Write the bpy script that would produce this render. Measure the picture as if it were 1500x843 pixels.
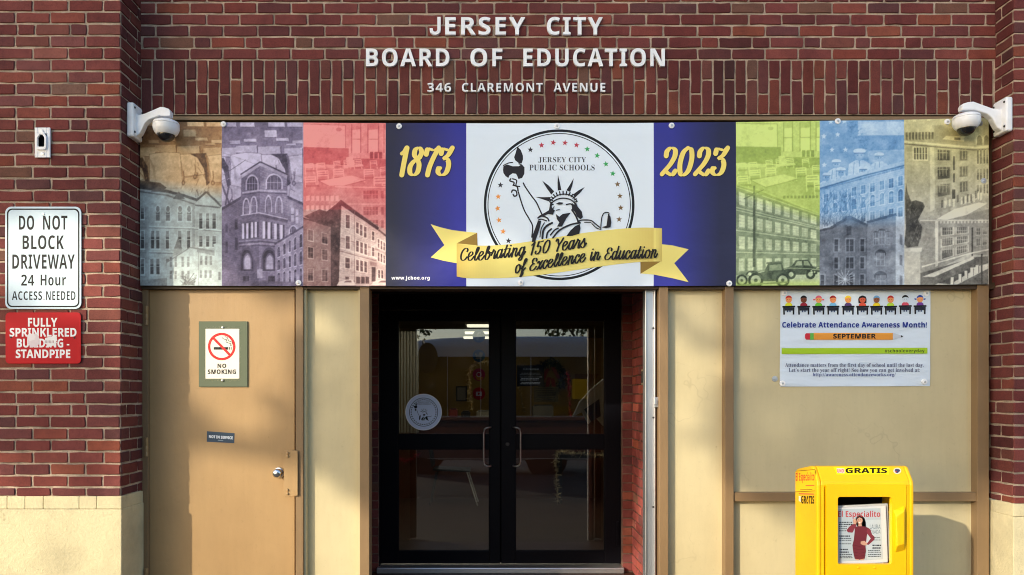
import bpy, bmesh, math, random
import numpy as np
from mathutils import Vector

random.seed(7)
RNG = np.random.default_rng(11)
for o in list(bpy.data.objects):
    bpy.data.objects.remove(o)
SC = bpy.context.scene
COL = SC.collection
R = math.radians

# ------------------------------------------------------------------ camera
F, CX, HY, CAMY, EYE = 1100.0, 720.0, 575.0, -4.45, 1.42     # photo pixels (1500 wide), metres
cam_d = bpy.data.cameras.new('camera')
cam = bpy.data.objects.new('camera', cam_d)
COL.objects.link(cam)
cam.location = (0, CAMY, EYE)
cam.rotation_euler = (R(90), 0, 0)
cam_d.sensor_width = 36
cam_d.lens = F / 1500 * 36
cam_d.shift_x = (750 - CX) / 1500
cam_d.shift_y = (HY - 421.5) / 1500
cam_d.clip_start = 0.05
cam_d.clip_end = 500
SC.camera = cam

# ------------------------------------------------------------------ light
SUN_AZ, SUN_EL = 44.0, 20.0           # from the facade's normal towards the left; height
sun_dir = Vector((-math.sin(R(SUN_AZ)) * math.cos(R(SUN_EL)), -math.cos(R(SUN_AZ)) * math.cos(R(SUN_EL)), math.sin(R(SUN_EL))))
world = bpy.data.worlds.new('World')
SC.world = world
world.use_nodes = True
nt = world.node_tree
sky = nt.nodes.new('ShaderNodeTexSky')
sky.sky_type = 'NISHITA'
sky.sun_disc = False
sky.sun_elevation = R(SUN_EL)
sky.sun_rotation = math.atan2(sun_dir.x, sun_dir.y)
sky.air_density = 1.0
sky.dust_density = 1.2
sky.ozone_density = 1.0
nt.links.new(sky.outputs[0], nt.nodes['Background'].inputs[0])
nt.nodes['Background'].inputs[1].default_value = 0.15
sun_d = bpy.data.lights.new('sun', 'SUN')
sun_d.energy = 2.1
sun_d.angle = R(0.6)
sun_d.color = (1.0, 0.89, 0.70)
sun = bpy.data.objects.new('sun', sun_d)
COL.objects.link(sun)
sun.rotation_euler = sun_dir.to_track_quat('Z', 'Y').to_euler()
sun.location = sun_dir * 30
SC.view_settings.view_transform = 'Standard'
SC.view_settings.look = 'None'
SC.view_settings.exposure = 1.04
SC.view_settings.gamma = 1.0
SC.render.engine = 'CYCLES'
SC.cycles.max_bounces = 8
SC.cycles.transparent_max_bounces = 16
SC.cycles.use_denoising = True
SC.cycles.filter_width = 1.05

# ------------------------------------------------------------------ helpers
def S(Y):
    return F / (Y - CAMY)

def wx(px, Y=0.0):
    return (px - CX) / S(Y)

def wz(py, Y=0.0):
    return EYE + (HY - py) / S(Y)

def P(px, py, Y=0.0):
    return (wx(px, Y), Y, wz(py, Y))

def s2l(c):
    c = c / 255.0
    return c / 12.92 if c <= 0.04045 else ((c + 0.055) / 1.055) ** 2.4

def rgb(r, g=None, b=None):
    if g is None:
        r, g, b = r
    return (s2l(r), s2l(g), s2l(b), 1.0)

class MB:
    """collects polygons (with colours and material slots) for one mesh object"""
    def __init__(self):
        self.v, self.f, self.c, self.m = [], [], [], []
        self.depth = 0.0
    def poly(self, pts, col=(1, 1, 1, 1), m=0):
        n = len(self.v)
        self.v.extend(tuple(p) for p in pts)
        self.f.append(tuple(range(n, n + len(pts))))
        self.c.append(col)
        self.m.append(m)
    def add(self, verts, faces, col=(1, 1, 1, 1), m=0):
        n = len(self.v)
        self.v.extend(tuple(p) for p in verts)
        for f in faces:
            self.f.append(tuple(i + n for i in f))
            self.c.append(col)
            self.m.append(m)
    def box(self, x0, x1, y0, y1, z0, z1, col=(1, 1, 1, 1), m=0):
        x0, x1 = min(x0, x1), max(x0, x1)
        y0, y1 = min(y0, y1), max(y0, y1)
        z0, z1 = min(z0, z1), max(z0, z1)
        v = [(x, y, z) for x in (x0, x1) for y in (y0, y1) for z in (z0, z1)]
        self.add(v, [(0, 1, 3, 2), (4, 6, 7, 5), (0, 4, 5, 1), (2, 3, 7, 6), (0, 2, 6, 4), (1, 5, 7, 3)], col, m)
    def prism(self, pts, axis_vec, col=(1, 1, 1, 1), m=0):
        """closed outline pts (3D) swept along axis_vec"""
        a = Vector(axis_vec)
        n = len(pts)
        v = [Vector(p) for p in pts] + [Vector(p) + a for p in pts]
        f = [tuple(range(n))[::-1], tuple(range(n, 2 * n))] + [(i, (i + 1) % n, n + (i + 1) % n, n + i) for i in range(n)]
        self.add(v, f, col, m)
    def tube(self, path, r, seg=10, col=(1, 1, 1, 1), m=0, cap=True):
        path = [Vector(p) for p in path]
        rs = r if isinstance(r, (list, tuple)) else [r] * len(path)
        rings = []
        up = Vector((0.03, 0.1, 1)).normalized()
        for i, p in enumerate(path):
            d = (path[min(i + 1, len(path) - 1)] - path[max(i - 1, 0)]).normalized()
            a = d.cross(up)
            if a.length < 1e-3:
                a = d.cross(Vector((1, 0, 0)))
            a.normalize()
            b = a.cross(d).normalized()
            rings.append([p + (a * math.cos(t) + b * math.sin(t)) * rs[i] for t in [2 * math.pi * k / seg for k in range(seg)]])
        v = [q for ring in rings for q in ring]
        f = []
        for i in range(len(path) - 1):
            for k in range(seg):
                f.append((i * seg + k, i * seg + (k + 1) % seg, (i + 1) * seg + (k + 1) % seg, (i + 1) * seg + k))
        if cap:
            f.append(tuple(range(seg))[::-1])
            f.append(tuple((len(path) - 1) * seg + k for k in range(seg)))
        self.add(v, f, col, m)
    def lathe(self, prof, origin, axis='z', seg=32, col=(1, 1, 1, 1), m=0):
        """profile of (radius, height) turned about an axis through origin"""
        o = Vector(origin)
        def pt(r, h, t):
            a, b = r * math.cos(t), r * math.sin(t)
            if axis == 'z':
                return o + Vector((a, b, h))
            if axis == 'y':
                return o + Vector((a, h, b))
            return o + Vector((h, a, b))
        v, f = [], []
        for r, h in prof:
            v += [pt(max(r, 1e-5), h, 2 * math.pi * k / seg) for k in range(seg)]
        for i in range(len(prof) - 1):
            for k in range(seg):
                f.append((i * seg + k, i * seg + (k + 1) % seg, (i + 1) * seg + (k + 1) % seg, (i + 1) * seg + k))
        self.add(v, f, col, m)
    def disc(self, px, py, Y, rpx, col, n=28, ry=None):
        ry = ry or rpx
        self.art([(px + rpx * math.cos(2 * math.pi * k / n), py + ry * math.sin(2 * math.pi * k / n)) for k in range(n)], Y, col)
    def ring(self, px, py, Y, r0, r1, col, n=96):
        d = self.step()
        for k in range(n):
            a, b = 2 * math.pi * k / n, 2 * math.pi * (k + 1) / n
            self.poly([P3(px + r * math.cos(t), py + r * math.sin(t), Y, d) for r, t in ((r0, a), (r1, a), (r1, b), (r0, b))], col)
    def step(self):
        self.depth += 2e-5
        return self.depth
    def art(self, pts, Y, col):
        """a flat printed polygon in photo pixels on the plane Y"""
        d = self.step()
        self.poly([P3(x, y, Y, d) for x, y in pts], col)
    def strip(self, pts, Y, w, col, cap=True):
        """a printed line; w is a number or a function of direction (dx, dy)"""
        n = len(pts)
        L, Rr = [], []
        for i in range(n):
            x0, y0 = pts[max(i - 1, 0)]
            x1, y1 = pts[min(i + 1, n - 1)]
            dx, dy = x1 - x0, y1 - y0
            l = math.hypot(dx, dy) or 1
            dx, dy = dx / l, dy / l
            h = (w(dx, dy) if callable(w) else w) / 2
            if not callable(w) and isinstance(w, (int, float)):
                h = w / 2
            L.append((pts[i][0] - dy * h, pts[i][1] + dx * h))
            Rr.append((pts[i][0] + dy * h, pts[i][1] - dx * h))
        for i in range(n - 1):
            self.depth += 1.5e-6
            self.poly([P3(x, y, Y, self.depth) for x, y in (L[i], L[i + 1], Rr[i + 1], Rr[i])], col)
        if cap:
            for e in (0, n - 1):
                h = math.hypot(L[e][0] - Rr[e][0], L[e][1] - Rr[e][1]) / 2
                self.step()
                self.disc(pts[e][0], pts[e][1], Y, h, col, 12)
    def build(self, name, mats, parent=None, smooth=None, bevel=0.0, loc=None):
        off = Vector((0, 0, 0))
        if parent is not None:
            off = root_loc(parent)
        elif loc is not None:
            off = Vector(loc)
        me = bpy.data.meshes.new(name)
        me.from_pydata([(a - off.x, b - off.y, c - off.z) for a, b, c in self.v], [], self.f)
        if not isinstance(mats, (list, tuple)):
            mats = [mats]
        for m in mats:
            me.materials.append(m)
        me.polygons.foreach_set('material_index', self.m)
        ca = me.color_attributes.new('Col', 'FLOAT_COLOR', 'CORNER')
        tot = [len(f) for f in self.f]
        arr = np.repeat(np.array(self.c, dtype=np.float32).reshape(-1, 4), tot, axis=0)
        ca.data.foreach_set('color', arr.ravel())
        me.update()
        if smooth is not None:
            me.polygons.foreach_set('use_smooth', [True] * len(me.polygons))
            me.set_sharp_from_angle(angle=R(smooth))
        o = bpy.data.objects.new(name, me)
        COL.objects.link(o)
        if parent is not None:
            o.parent = parent
        elif loc is not None:
            o.location = loc
        if bevel:
            b = o.modifiers.new('bevel', 'BEVEL')
            b.width = bevel
            b.segments = 2
            b.limit_method = 'ANGLE'
            b.angle_limit = R(40)
        return o

def P3(px, py, Y, d):
    if Y == YA:                                   # printed on the hung banner: follow its waves
        return (wx(px, YBN), YBN - ripple(px, py) - 0.0005 - d, wz(py, YBN))
    return (wx(px, Y), Y - d, wz(py, Y))
YBN = -0.022             # the long banner's plane
YA = YBN - 0.0098
def ripple(x, y):
    """waves of the hung vinyl, metres in front of YBN"""
    e = math.sin(math.pi * min(1, max(0, (y - 178) / 240)))
    return 0.003 * e + 0.0013 * math.exp(-((y - 195) / 8) ** 2) + 0.001 * math.exp(-((y - 409) / 7) ** 2) + 0.0022 * math.sin(x / 31.0 + 0.8 * math.sin(y / 60)) * math.exp(-((y - 185) / 22) ** 2) + 0.0012 * math.sin(x / 23.0 + 1.3) * math.exp(-((y - 414) / 16) ** 2)

def root_loc(o):
    while o.parent is not None:
        o = o.parent
    return o.location.copy()

def tag(o, label=None, cat=None, group=None, kind=None):
    if label: o['label'] = label
    if cat: o['category'] = cat
    if group: o['group'] = group
    if kind: o['kind'] = kind
    return o

def thing(name, label, cat, loc, group=None):
    o = bpy.data.objects.new(name, None)
    COL.objects.link(o)
    o.location = loc
    o.empty_display_size = 0.1
    return tag(o, label, cat, group)

# ------------------------------------------------------------------ materials
def mat(name, col=(0.5, 0.5, 0.5, 1), rough=0.5, metal=0.0, spec=0.5):
    m = bpy.data.materials.new(name)
    m.use_nodes = True
    b = m.node_tree.nodes['Principled BSDF']
    b.inputs['Base Color'].default_value = col
    b.inputs['Roughness'].default_value = rough
    b.inputs['Metallic'].default_value = metal
    b.inputs['Specular IOR Level'].default_value = spec
    return m

def nodes(m):
    return m.node_tree.nodes, m.node_tree.links, m.node_tree.nodes['Principled BSDF']

def coords(m, scale=(1, 1, 1)):
    n, l, b = nodes(m)
    tc = n.new('ShaderNodeNewGeometry')
    mp = n.new('ShaderNodeMapping')
    mp.inputs['Scale'].default_value = scale
    l.new(tc.outputs['Position'], mp.inputs['Vector'])
    return mp.outputs[0]

def noise(m, vec, scale, detail=4, rough=0.6):
    n, l, b = nodes(m)
    t = n.new('ShaderNodeTexNoise')
    t.inputs['Scale'].default_value = scale
    t.inputs['Detail'].default_value = detail
    t.inputs['Roughness'].default_value = rough
    l.new(vec, t.inputs['Vector'])
    return t.outputs['Fac']

def ramp(m, fac, stops):
    n, l, b = nodes(m)
    r = n.new('ShaderNodeValToRGB')
    e = r.color_ramp.elements
    while len(e) > len(stops):
        e.remove(e[-1])
    while len(e) < len(stops):
        e.new(1.0)
    for i, (p, c) in enumerate(stops):
        e[i].position = p
        e[i].color = c if len(c) == 4 else (*c, 1)
    l.new(fac, r.inputs[0])
    return r.outputs[0]

def mix(m, a, b_, fac, mode='MIX'):
    n, l, b = nodes(m)
    x = n.new('ShaderNodeMix')
    x.data_type = 'RGBA'
    x.blend_type = mode
    for sock, val in ((x.inputs[6], a), (x.inputs[7], b_), (x.inputs[0], fac)):
        if hasattr(val, 'is_linked'):
            l.new(val, sock)
        else:
            sock.default_value = val
    return x.outputs[2]

def bump(m, h, strength, dist=0.01, normal=None):
    n, l, b = nodes(m)
    x = n.new('ShaderNodeBump')
    x.inputs['Strength'].default_value = strength
    x.inputs['Distance'].default_value = dist
    l.new(h, x.inputs['Height'])
    if normal is not None:
        l.new(normal, x.inputs['Normal'])
    l.new(x.outputs[0], b.inputs['Normal'])
    return x.outputs[0]

def setcol(m, c):
    n, l, b = nodes(m)
    l.new(c, b.inputs['Base Color'])

def attr(m):
    n, l, b = nodes(m)
    a = n.new('ShaderNodeVertexColor')
    a.layer_name = 'Col'
    return a.outputs[0]

G = lambda v: (v, v, v, 1)

def brick_material():
    m = mat('fired brick', rough=0.85, spec=0.25)
    v = coords(m)
    n1 = noise(m, v, 14, 6, 0.7)
    n2 = noise(m, v, 160, 4, 0.7)
    n3 = noise(m, v, 3.1, 4)
    c = mix(m, attr(m), ramp(m, n1, [(0.3, (0.72, 0.7, 0.72)), (0.55, (1, 1, 1)), (0.75, (1.1, 1.05, 1.02))]), 0.75, 'MULTIPLY')
    c = mix(m, c, ramp(m, n2, [(0.3, (0.55, 0.53, 0.53)), (0.5, (1, 1, 1)), (0.72, (1.3, 1.25, 1.22))]), 0.55, 'MULTIPLY')
    c = mix(m, c, ramp(m, n3, [(0.33, (0.66, 0.64, 0.68)), (0.52, (1, 1, 1))]), 0.7, 'MULTIPLY')
    setcol(m, c)
    bump(m, n2, 0.5, 0.0025, bump(m, n1, 0.5, 0.005))
    return m

def mortar_material(col=(198, 177, 156)):
    m = mat('mortar joints', rough=0.95, spec=0.1)
    v = coords(m)
    n1 = noise(m, v, 9, 5)
    n2 = noise(m, v, 220, 3)
    setcol(m, mix(m, mix(m, rgb(col), rgb([int(k * 0.68) for k in col]), ramp(m, n1, [(0.38, G(0)), (0.7, G(1))])),
                  ramp(m, n2, [(0.3, G(0.7)), (0.6, G(1.05))]), 1.0, 'MULTIPLY'))
    bump(m, n2, 0.6, 0.004)
    return m

def paint_material(name, col, dirty, rough=0.45, streak=1.0, bumpy=0.25, spec=0.4, cracks=0.4):
    """painted board or steel: brush streaks, scuffs, a few hair cracks"""
    m = mat(name, rough=rough, spec=spec)
    v = coords(m)
    vs = coords(m, (6, 6, 0.9))
    n1 = noise(m, v, 1.7, 5)
    n2 = noise(m, vs, 4.0, 6, 0.65)
    n3 = noise(m, v, 38, 5, 0.7)
    n4 = noise(m, coords(m, (3.2, 3.2, 1.6)), 5.5, 8, 0.75)
    c = mix(m, rgb(col), rgb(dirty), ramp(m, n1, [(0.42, G(0)), (0.75, G(0.75))]))
    c = mix(m, c, ramp(m, n2, [(0.3, G(0.88)), (0.55, G(1.0)), (0.8, G(1.03))]), 0.35 * streak, 'MULTIPLY')
    c = mix(m, c, ramp(m, n4, [(0.28, (0.5, 0.44, 0.38)), (0.34, (1, 1, 1))]), 0.6 * streak, 'MULTIPLY')
    c = mix(m, c, ramp(m, n3, [(0.25, G(0.82)), (0.4, G(1.0))]), 0.6, 'MULTIPLY')
    c = scuffs(m, c, v, cracks)
    setcol(m, c)
    n5 = noise(m, v, 4.5, 2, 0.4)
    bump(m, n3, bumpy, 0.003, bump(m, n2, bumpy, 0.004, bump(m, n5, bumpy, 0.012)))
    return m

def scuffs(m, c, v, amount, lines=None):
    """thin curved scratches and cracks in patches, plus a few rubbed dark marks"""
    a = noise(m, v, 2.6, 3, 0.55)
    line = ramp(m, a, [(0.494, G(0)), (0.5, G(1)), (0.506, G(0))])
    patch = ramp(m, noise(m, v, 1.9, 2, 0.5), [(0.54, G(0)), (0.62, G(1))])
    f1 = mix(m, G(0), line, patch)
    c = mix(m, c, (0.16, 0.12, 0.08, 1), mul(m, f1, 0.5 * amount))
    b_ = noise(m, coords(m, (7, 7, 3.2)), 3.4, 5, 0.8)
    rub = mix(m, G(0), ramp(m, b_, [(0.66, G(0)), (0.74, G(1))]), ramp(m, noise(m, v, 1.3, 2, 0.5), [(0.5, G(0)), (0.62, G(1))]))
    return mix(m, c, (0.13, 0.10, 0.075, 1), mul(m, rub, 0.5))

def mul(m, sock, k):
    n, l, b = nodes(m)
    x = n.new('ShaderNodeMath')
    x.operation = 'MULTIPLY'
    l.new(sock, x.inputs[0])
    x.inputs[1].default_value = k
    return x.outputs[0]

def stucco_material():
    m = mat('painted stucco', rough=0.9, spec=0.2)
    v = coords(m)
    n1 = noise(m, v, 3.0, 6)
    n2 = noise(m, v, 55, 5, 0.65)
    n3 = noise(m, coords(m, (1, 1, 0.6)), 9, 7, 0.75)
    c = mix(m, rgb(208, 196, 158), rgb(168, 158, 128), ramp(m, n1, [(0.45, G(0)), (0.72, G(0.8))]))
    c = mix(m, c, ramp(m, n3, [(0.29, (0.42, 0.39, 0.36)), (0.37, (1, 1, 1))]), 0.7, 'MULTIPLY')
    c = scuffs(m, c, v, 0.35)
    setcol(m, c)
    bump(m, n2, 0.9, 0.006)
    return m

def print_material(name, wr=0.18, rough=0.42, scale=(1, 1, 1), spec=0.35, d=0.02):
    m = mat(name, rough=rough, spec=spec)
    v = coords(m, scale)
    setcol(m, attr(m))
    if wr:
        n1 = noise(m, v, 2.4, 3, 0.5)
        n2 = noise(m, v, 14, 2, 0.5)
        bump(m, n2, wr * 0.5, d * 0.3, bump(m, n1, wr, d))
    return m

M_brick = brick_material()
M_mortar = mortar_material()
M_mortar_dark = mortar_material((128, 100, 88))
M_cream = paint_material('cream painted board', (203, 189, 149), (185, 171, 133))
M_tan = paint_material('tan painted steel', (170, 138, 95), (155, 124, 84), rough=0.4, cracks=0.12)
M_trim = paint_material('tan painted trim', (138, 112, 80), (118, 94, 66), rough=0.45)
M_bronze = paint_material('dark bronze painted trim', (72, 54, 36), (44, 32, 22), rough=0.5)
M_stucco = stucco_material()
M_black = mat('black anodised aluminium', (0.003, 0.003, 0.005, 1), 0.45, 0.0, 0.08)
M_void = mat('soot black paint', (0.004, 0.004, 0.004, 1), 0.9, 0, 0.1)
M_alu = mat('brushed aluminium', (0.55, 0.56, 0.58, 1), 0.38, 0.85)
v_ = coords(M_alu, (1, 1, 0.3)); bump(M_alu, noise(M_alu, v_, 40, 4), 0.15, 0.002)
M_steel = mat('dull steel', (0.32, 0.32, 0.33, 1), 0.38, 1.0)
M_chrome = mat('polished steel', (0.75, 0.76, 0.78, 1), 0.15, 1.0)
M_whitep = mat('white powder coat', rgb(244, 245, 246), 0.35)
v_ = coords(M_whitep)
setcol(M_whitep, mix(M_whitep, rgb(245, 246, 248), rgb(222, 220, 214), ramp(M_whitep, noise(M_whitep, v_, 11, 5), [(0.45, G(0)), (0.8, G(0.8))])))
M_letter = mat('white painted letter', rgb(232, 236, 240), 0.4)
v_ = coords(M_letter)
setcol(M_letter, mix(M_letter, rgb(246, 248, 250), rgb(220, 220, 218), ramp(M_letter, noise(M_letter, v_, 7, 6), [(0.42, G(0)), (0.75, G(0.7))])))
M_dome = mat('smoked dome', (0.012, 0.012, 0.014, 1), 0.06, 0, 0.8)
M_print = print_material('printed vinyl', 0.6, 0.42, (1, 1, 1.6), 0.25)
M_sheet = print_material('creased poster vinyl', 0.75, 0.45, (1.0, 1, 2.6), 0.25, 0.03)
M_sign = print_material('enamelled sign', 0.06, 0.5, (1, 1, 1), 0.15)
M_paper = print_material('printed paper', 0.2, 0.7)
M_yellow = paint_material('yellow moulded plastic', (236, 184, 4), (216, 160, 8), rough=0.4, streak=0.6, bumpy=0.15, spec=0.4, cracks=0.3)
M_dark = mat('dark matte', (0.02, 0.02, 0.022, 1), 0.6)

def glass_material(name, tint=(0.85, 0.87, 0.86, 1), ior=1.85):
    m = bpy.data.materials.new(name)
    m.use_nodes = True
    n, l = m.node_tree.nodes, m.node_tree.links
    n.remove(n['Principled BSDF'])
    tr = n.new('ShaderNodeBsdfTransparent'); tr.inputs[0].default_value = tint
    gl = n.new('ShaderNodeBsdfGlossy'); gl.inputs['Roughness'].default_value = 0.0
    gl.inputs[0].default_value = (0.95, 0.97, 1, 1)
    fr = n.new('ShaderNodeFresnel'); fr.inputs[0].default_value = ior
    mx = n.new('ShaderNodeMixShader')
    l.new(fr.outputs[0], mx.inputs[0]); l.new(tr.outputs[0], mx.inputs[1]); l.new(gl.outputs[0], mx.inputs[2])
    l.new(mx.outputs[0], n['Material Output'].inputs[0])
    return m
M_glass = glass_material('door glass', (0.62, 0.63, 0.62, 1))
M_clear = glass_material('clear plastic', (0.98, 0.98, 0.98, 1), 1.12)

# ------------------------------------------------------------------ text
FONTS = {'sans': None, 'bold': (0x1D5D4, 0x1D5EE, 0x1D7EC), 'serif': (0x1D400, 0x1D41A, 0x1D7CE), 'light': (0x1D5A0, 0x1D5BA, 0x1D7E2)}

def mapfont(t, font):
    if not FONTS[font]:
        return t
    U, l, d = FONTS[font]
    return ''.join(chr(U + ord(c) - 65) if 'A' <= c <= 'Z' else chr(l + ord(c) - 97) if 'a' <= c <= 'z' else chr(d + int(c)) if c.isdigit() else c for c in t)

def text_data(body, font='bold', offset=0.0, spacing=1.0, extrude=0.0, wordsp=1.0):
    """triangulated glyph outlines: (verts Nx3, faces); the font's own units"""
    cu = bpy.data.curves.new('text', 'FONT')
    cu.body = mapfont(body, font)
    cu.size = 1.0
    cu.offset = offset
    cu.space_character = spacing
    cu.space_word = wordsp
    cu.extrude = extrude
    cu.resolution_u = 4
    ob = bpy.data.objects.new('text', cu)
    COL.objects.link(ob)
    bpy.context.view_layer.update()
    dg = bpy.context.evaluated_depsgraph_get()
    me = bpy.data.meshes.new_from_object(ob.evaluated_get(dg))
    v = np.array([tuple(x.co) for x in me.vertices]).reshape(-1, 3)
    f = [tuple(p.vertices) for p in me.polygons]
    bpy.data.objects.remove(ob)
    bpy.data.curves.remove(cu)
    bpy.data.meshes.remove(me)
    return v, f

def text_to(mb, body, x0, x1, yt, yb, Y, col, font='bold', offset=0.0, spacing=1.0, m=0, skew=0.0, fn=None, wordsp=1.0):
    """print text so that its ink fills the photo-pixel box x0..x1, yt..yb on the plane Y"""
    v, f = text_data(body, font, offset, spacing, 0.0, wordsp)
    if len(v) == 0:
        return
    lo, hi = v.min(0), v.max(0)
    d = mb.step()
    sx = (x1 - x0) / max(hi[0] - lo[0], 1e-6)
    sy = (yb - yt) / max(hi[1] - lo[1], 1e-6)
    pts = []
    for a in v:
        x = x0 + (a[0] - lo[0]) * sx
        y = yb - (a[1] - lo[1]) * sy
        y += skew * (x - x0)
        pts.append(fn(x, y, d) if fn else P3(x, y, Y, d))
    mb.add(pts, f, col, m)

# a brush-script alphabet drawn as centre lines (x, y in units of the size; y up)
SCRIPT = {
 'C': (0.47, [[(.40, .52), (.42, .62), (.33, .71), (.2, .68), (.09, .52), (.05, .3), (.1, .09), (.22, 0), (.36, .05), (.46, .2)]]),
 'e': (0.37, [[(.05, .22), (.18, .26), (.29, .37), (.25, .48), (.15, .49), (.06, .37), (.05, .18), (.11, .03), (.22, 0), (.32, .08), (.4, .22)]]),
 'l': (0.27, [[(.03, .22), (.15, .4), (.24, .66), (.2, .77), (.13, .7), (.1, .45), (.09, .16), (.13, .02), (.22, .03), (.3, .22)]]),
 'b': (0.40, [[(.03, .22), (.15, .4), (.24, .66), (.2, .77), (.13, .7), (.1, .45), (.09, .16), (.14, .01), (.25, .01), (.34, .16), (.32, .38), (.24, .46), (.22, .38), (.3, .33), (.42, .38)]]),
 'r': (0.34, [[(.03, .22), (.1, .4), (.13, .53), (.17, .44), (.26, .43), (.24, .2), (.25, .03), (.31, .02), (.38, .22)]]),
 'a': (0.42, [[(.31, .42), (.22, .5), (.1, .43), (.05, .22), (.09, .03), (.18, .01), (.27, .14), (.33, .4)], [(.34, .49), (.31, .2), (.33, .03), (.39, .03), (.46, .22)]]),
 't': (0.26, [[(.16, .7), (.11, .4), (.09, .15), (.13, .02), (.2, .02), (.29, .22)], [(.02, .47), (.14, .48), (.28, .5)]]),
 'i': (0.24, [[(.11, .49), (.09, .2), (.12, .02), (.18, .02), (.27, .22)], [(.13, .66), (.135, .67)]]),
 'n': (0.44, [[(.09, .49), (.08, .25), (.07, 0)], [(.08, .22), (.16, .43), (.26, .49), (.31, .4), (.28, .16), (.32, .02), (.39, .03), (.46, .22)]]),
 'g': (0.42, [[(.31, .42), (.22, .5), (.1, .43), (.05, .22), (.09, .03), (.18, .01), (.27, .14), (.33, .4)], [(.34, .49), (.32, .1), (.28, -.18), (.18, -.26), (.1, -.18), (.2, -.05), (.34, .04), (.45, .22)]]),
 'o': (0.38, [[(.2, .49), (.08, .42), (.05, .2), (.12, .02), (.22, .01), (.32, .15), (.32, .36), (.24, .49), (.19, .49)], [(.24, .46), (.3, .38), (.42, .38)]]),
 'f': (0.28, [[(.03, .22), (.17, .42), (.29, .68), (.24, .78), (.17, .68), (.13, .3), (.09, -.1), (.05, -.26), (.12, -.24), (.19, -.06), (.16, .05), (.3, .22)]]),
 's': (0.34, [[(.03, .22), (.13, .38), (.19, .52), (.22, .36), (.29, .18), (.25, .03), (.13, 0), (.06, .07)], [(.27, .05), (.38, .22)]]),
 'E': (0.46, [[(.40, .54), (.41, .64), (.32, .71), (.2, .69), (.13, .56), (.18, .43), (.29, .39), (.14, .35), (.05, .18), (.11, .03), (.24, 0), (.37, .06), (.46, .2)]]),
 'x': (0.38, [[(.04, .4), (.11, .49), (.17, .37), (.22, .12), (.29, 0), (.4, .22)], [(.36, .49), (.29, .42), (.13, .08), (.05, .01)]]),
 'c': (0.33, [[(.27, .36), (.27, .46), (.17, .5), (.07, .38), (.05, .18), (.11, .02), (.21, 0), (.36, .22)]]),
 'd': (0.44, [[(.31, .42), (.22, .5), (.1, .43), (.05, .22), (.09, .03), (.18, .01), (.27, .14), (.34, .45)], [(.37, .77), (.34, .45), (.31, .16), (.34, .03), (.4, .03), (.48, .22)]]),
 'u': (0.43, [[(.09, .49), (.06, .2), (.09, .02), (.17, .02), (.27, .18), (.33, .47)], [(.34, .49), (.31, .18), (.34, .02), (.4, .03), (.47, .22)]]),
 'Y': (0.46, [[(.02, .6), (.08, .71), (.15, .63), (.19, .45), (.26, .36)], [(.47, .71), (.37, .5), (.27, .36), (.22, .15), (.2, 0)]]),
 '1': (0.30, [[(.06, .56), (.15, .62), (.21, .71)], [(.22, .71), (.18, .35), (.15, 0)]]),
 '5': (0.46, [[(.45, .71), (.32, .68), (.17, .69)], [(.17, .69), (.12, .42), (.22, .46), (.34, .38), (.36, .2), (.28, .04), (.15, 0), (.06, .08), (.08, .16)]]),
 '0': (0.48, [[(.26, .71), (.12, .58), (.06, .28), (.11, .04), (.22, 0), (.36, .13), (.42, .43), (.37, .66), (.25, .71)]]),
 '8': (0.46, [[(.36, .46), (.41, .6), (.31, .71), (.18, .66), (.17, .52), (.27, .42), (.37, .28), (.35, .08), (.22, 0), (.09, .06), (.07, .22), (.17, .35), (.3, .42), (.37, .5)]]),
 '7': (0.44, [[(.07, .54), (.1, .68), (.2, .67), (.34, .65), (.48, .71)], [(.48, .71), (.35, .48), (.24, .22), (.2, 0)]]),
 '3': (0.46, [[(.1, .56), (.13, .68), (.24, .67), (.36, .65), (.47, .71)], [(.47, .71), (.36, .53), (.24, .43), (.35, .4), (.41, .25), (.35, .06), (.2, 0), (.07, .07), (.08, .19), (.14, .18)]]),
 '2': (0.48, [[(.12, .5), (.13, .62), (.24, .71), (.38, .66), (.4, .5), (.3, .3), (.15, .13), (.05, .02)], [(.05, .02), (.14, .1), (.26, .04), (.38, 0), (.47, .11)]]),
 ' ': (0.27, []),
}

def spline(pts, k=6):
    out = []
    n = len(pts)
    for i in range(n - 1):
        p0, p1, p2, p3 = pts[max(i - 1, 0)], pts[i], pts[i + 1], pts[min(i + 2, n - 1)]
        for j in range(k):
            t = j / k
            out.append(tuple(0.5 * (2 * b + (c - a) * t + (2 * a - 5 * b + 4 * c - d) * t * t + (3 * b - a - 3 * c + d) * t ** 3) for a, b, c, d in zip(p0, p1, p2, p3)))
    out.append(pts[-1])
    return out

def script_text(mb, body, x0, x1, size, base, Y, col, thick=0.125, thin=0.055, slant=0.22, dx=0.0, dy=0.0, grow=0.0, narrow=1.0):
    """brush lettering from x0 to x1; base(x) gives the baseline height in photo pixels"""
    total = sum(SCRIPT[c][0] for c in body)
    sx = (x1 - x0) / total
    pos = 0.0
    for c in body:
        adv, lines = SCRIPT[c]
        for ln in lines:
            pts = []
            for a, b in spline(ln):
                xx = x0 + (pos + adv / 2 + (a - adv / 2) * narrow) * sx + b * size * slant - size * slant * 0.2
                pts.append((xx + dx, base(xx) - b * size + dy))
            def w(ux, uy):
                return size * (thin + (thick - thin) * min(1, abs(uy) * 1.05)) + grow
            mb.strip(pts, Y, w, col)
            mb.step()
        pos += adv

# ------------------------------------------------------------------ brickwork
BRICKS = [(112, 60, 57)] * 7 + [(106, 56, 54)] * 7 + [(118, 64, 58)] * 5 + [(101, 57, 56)] * 5 + [(95, 56, 57)] * 3 + [(124, 68, 58)] * 2 + [(112, 68, 61)] * 2 + [(93, 60, 60)] * 2 + [(108, 78, 66), (127, 72, 57)]

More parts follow.
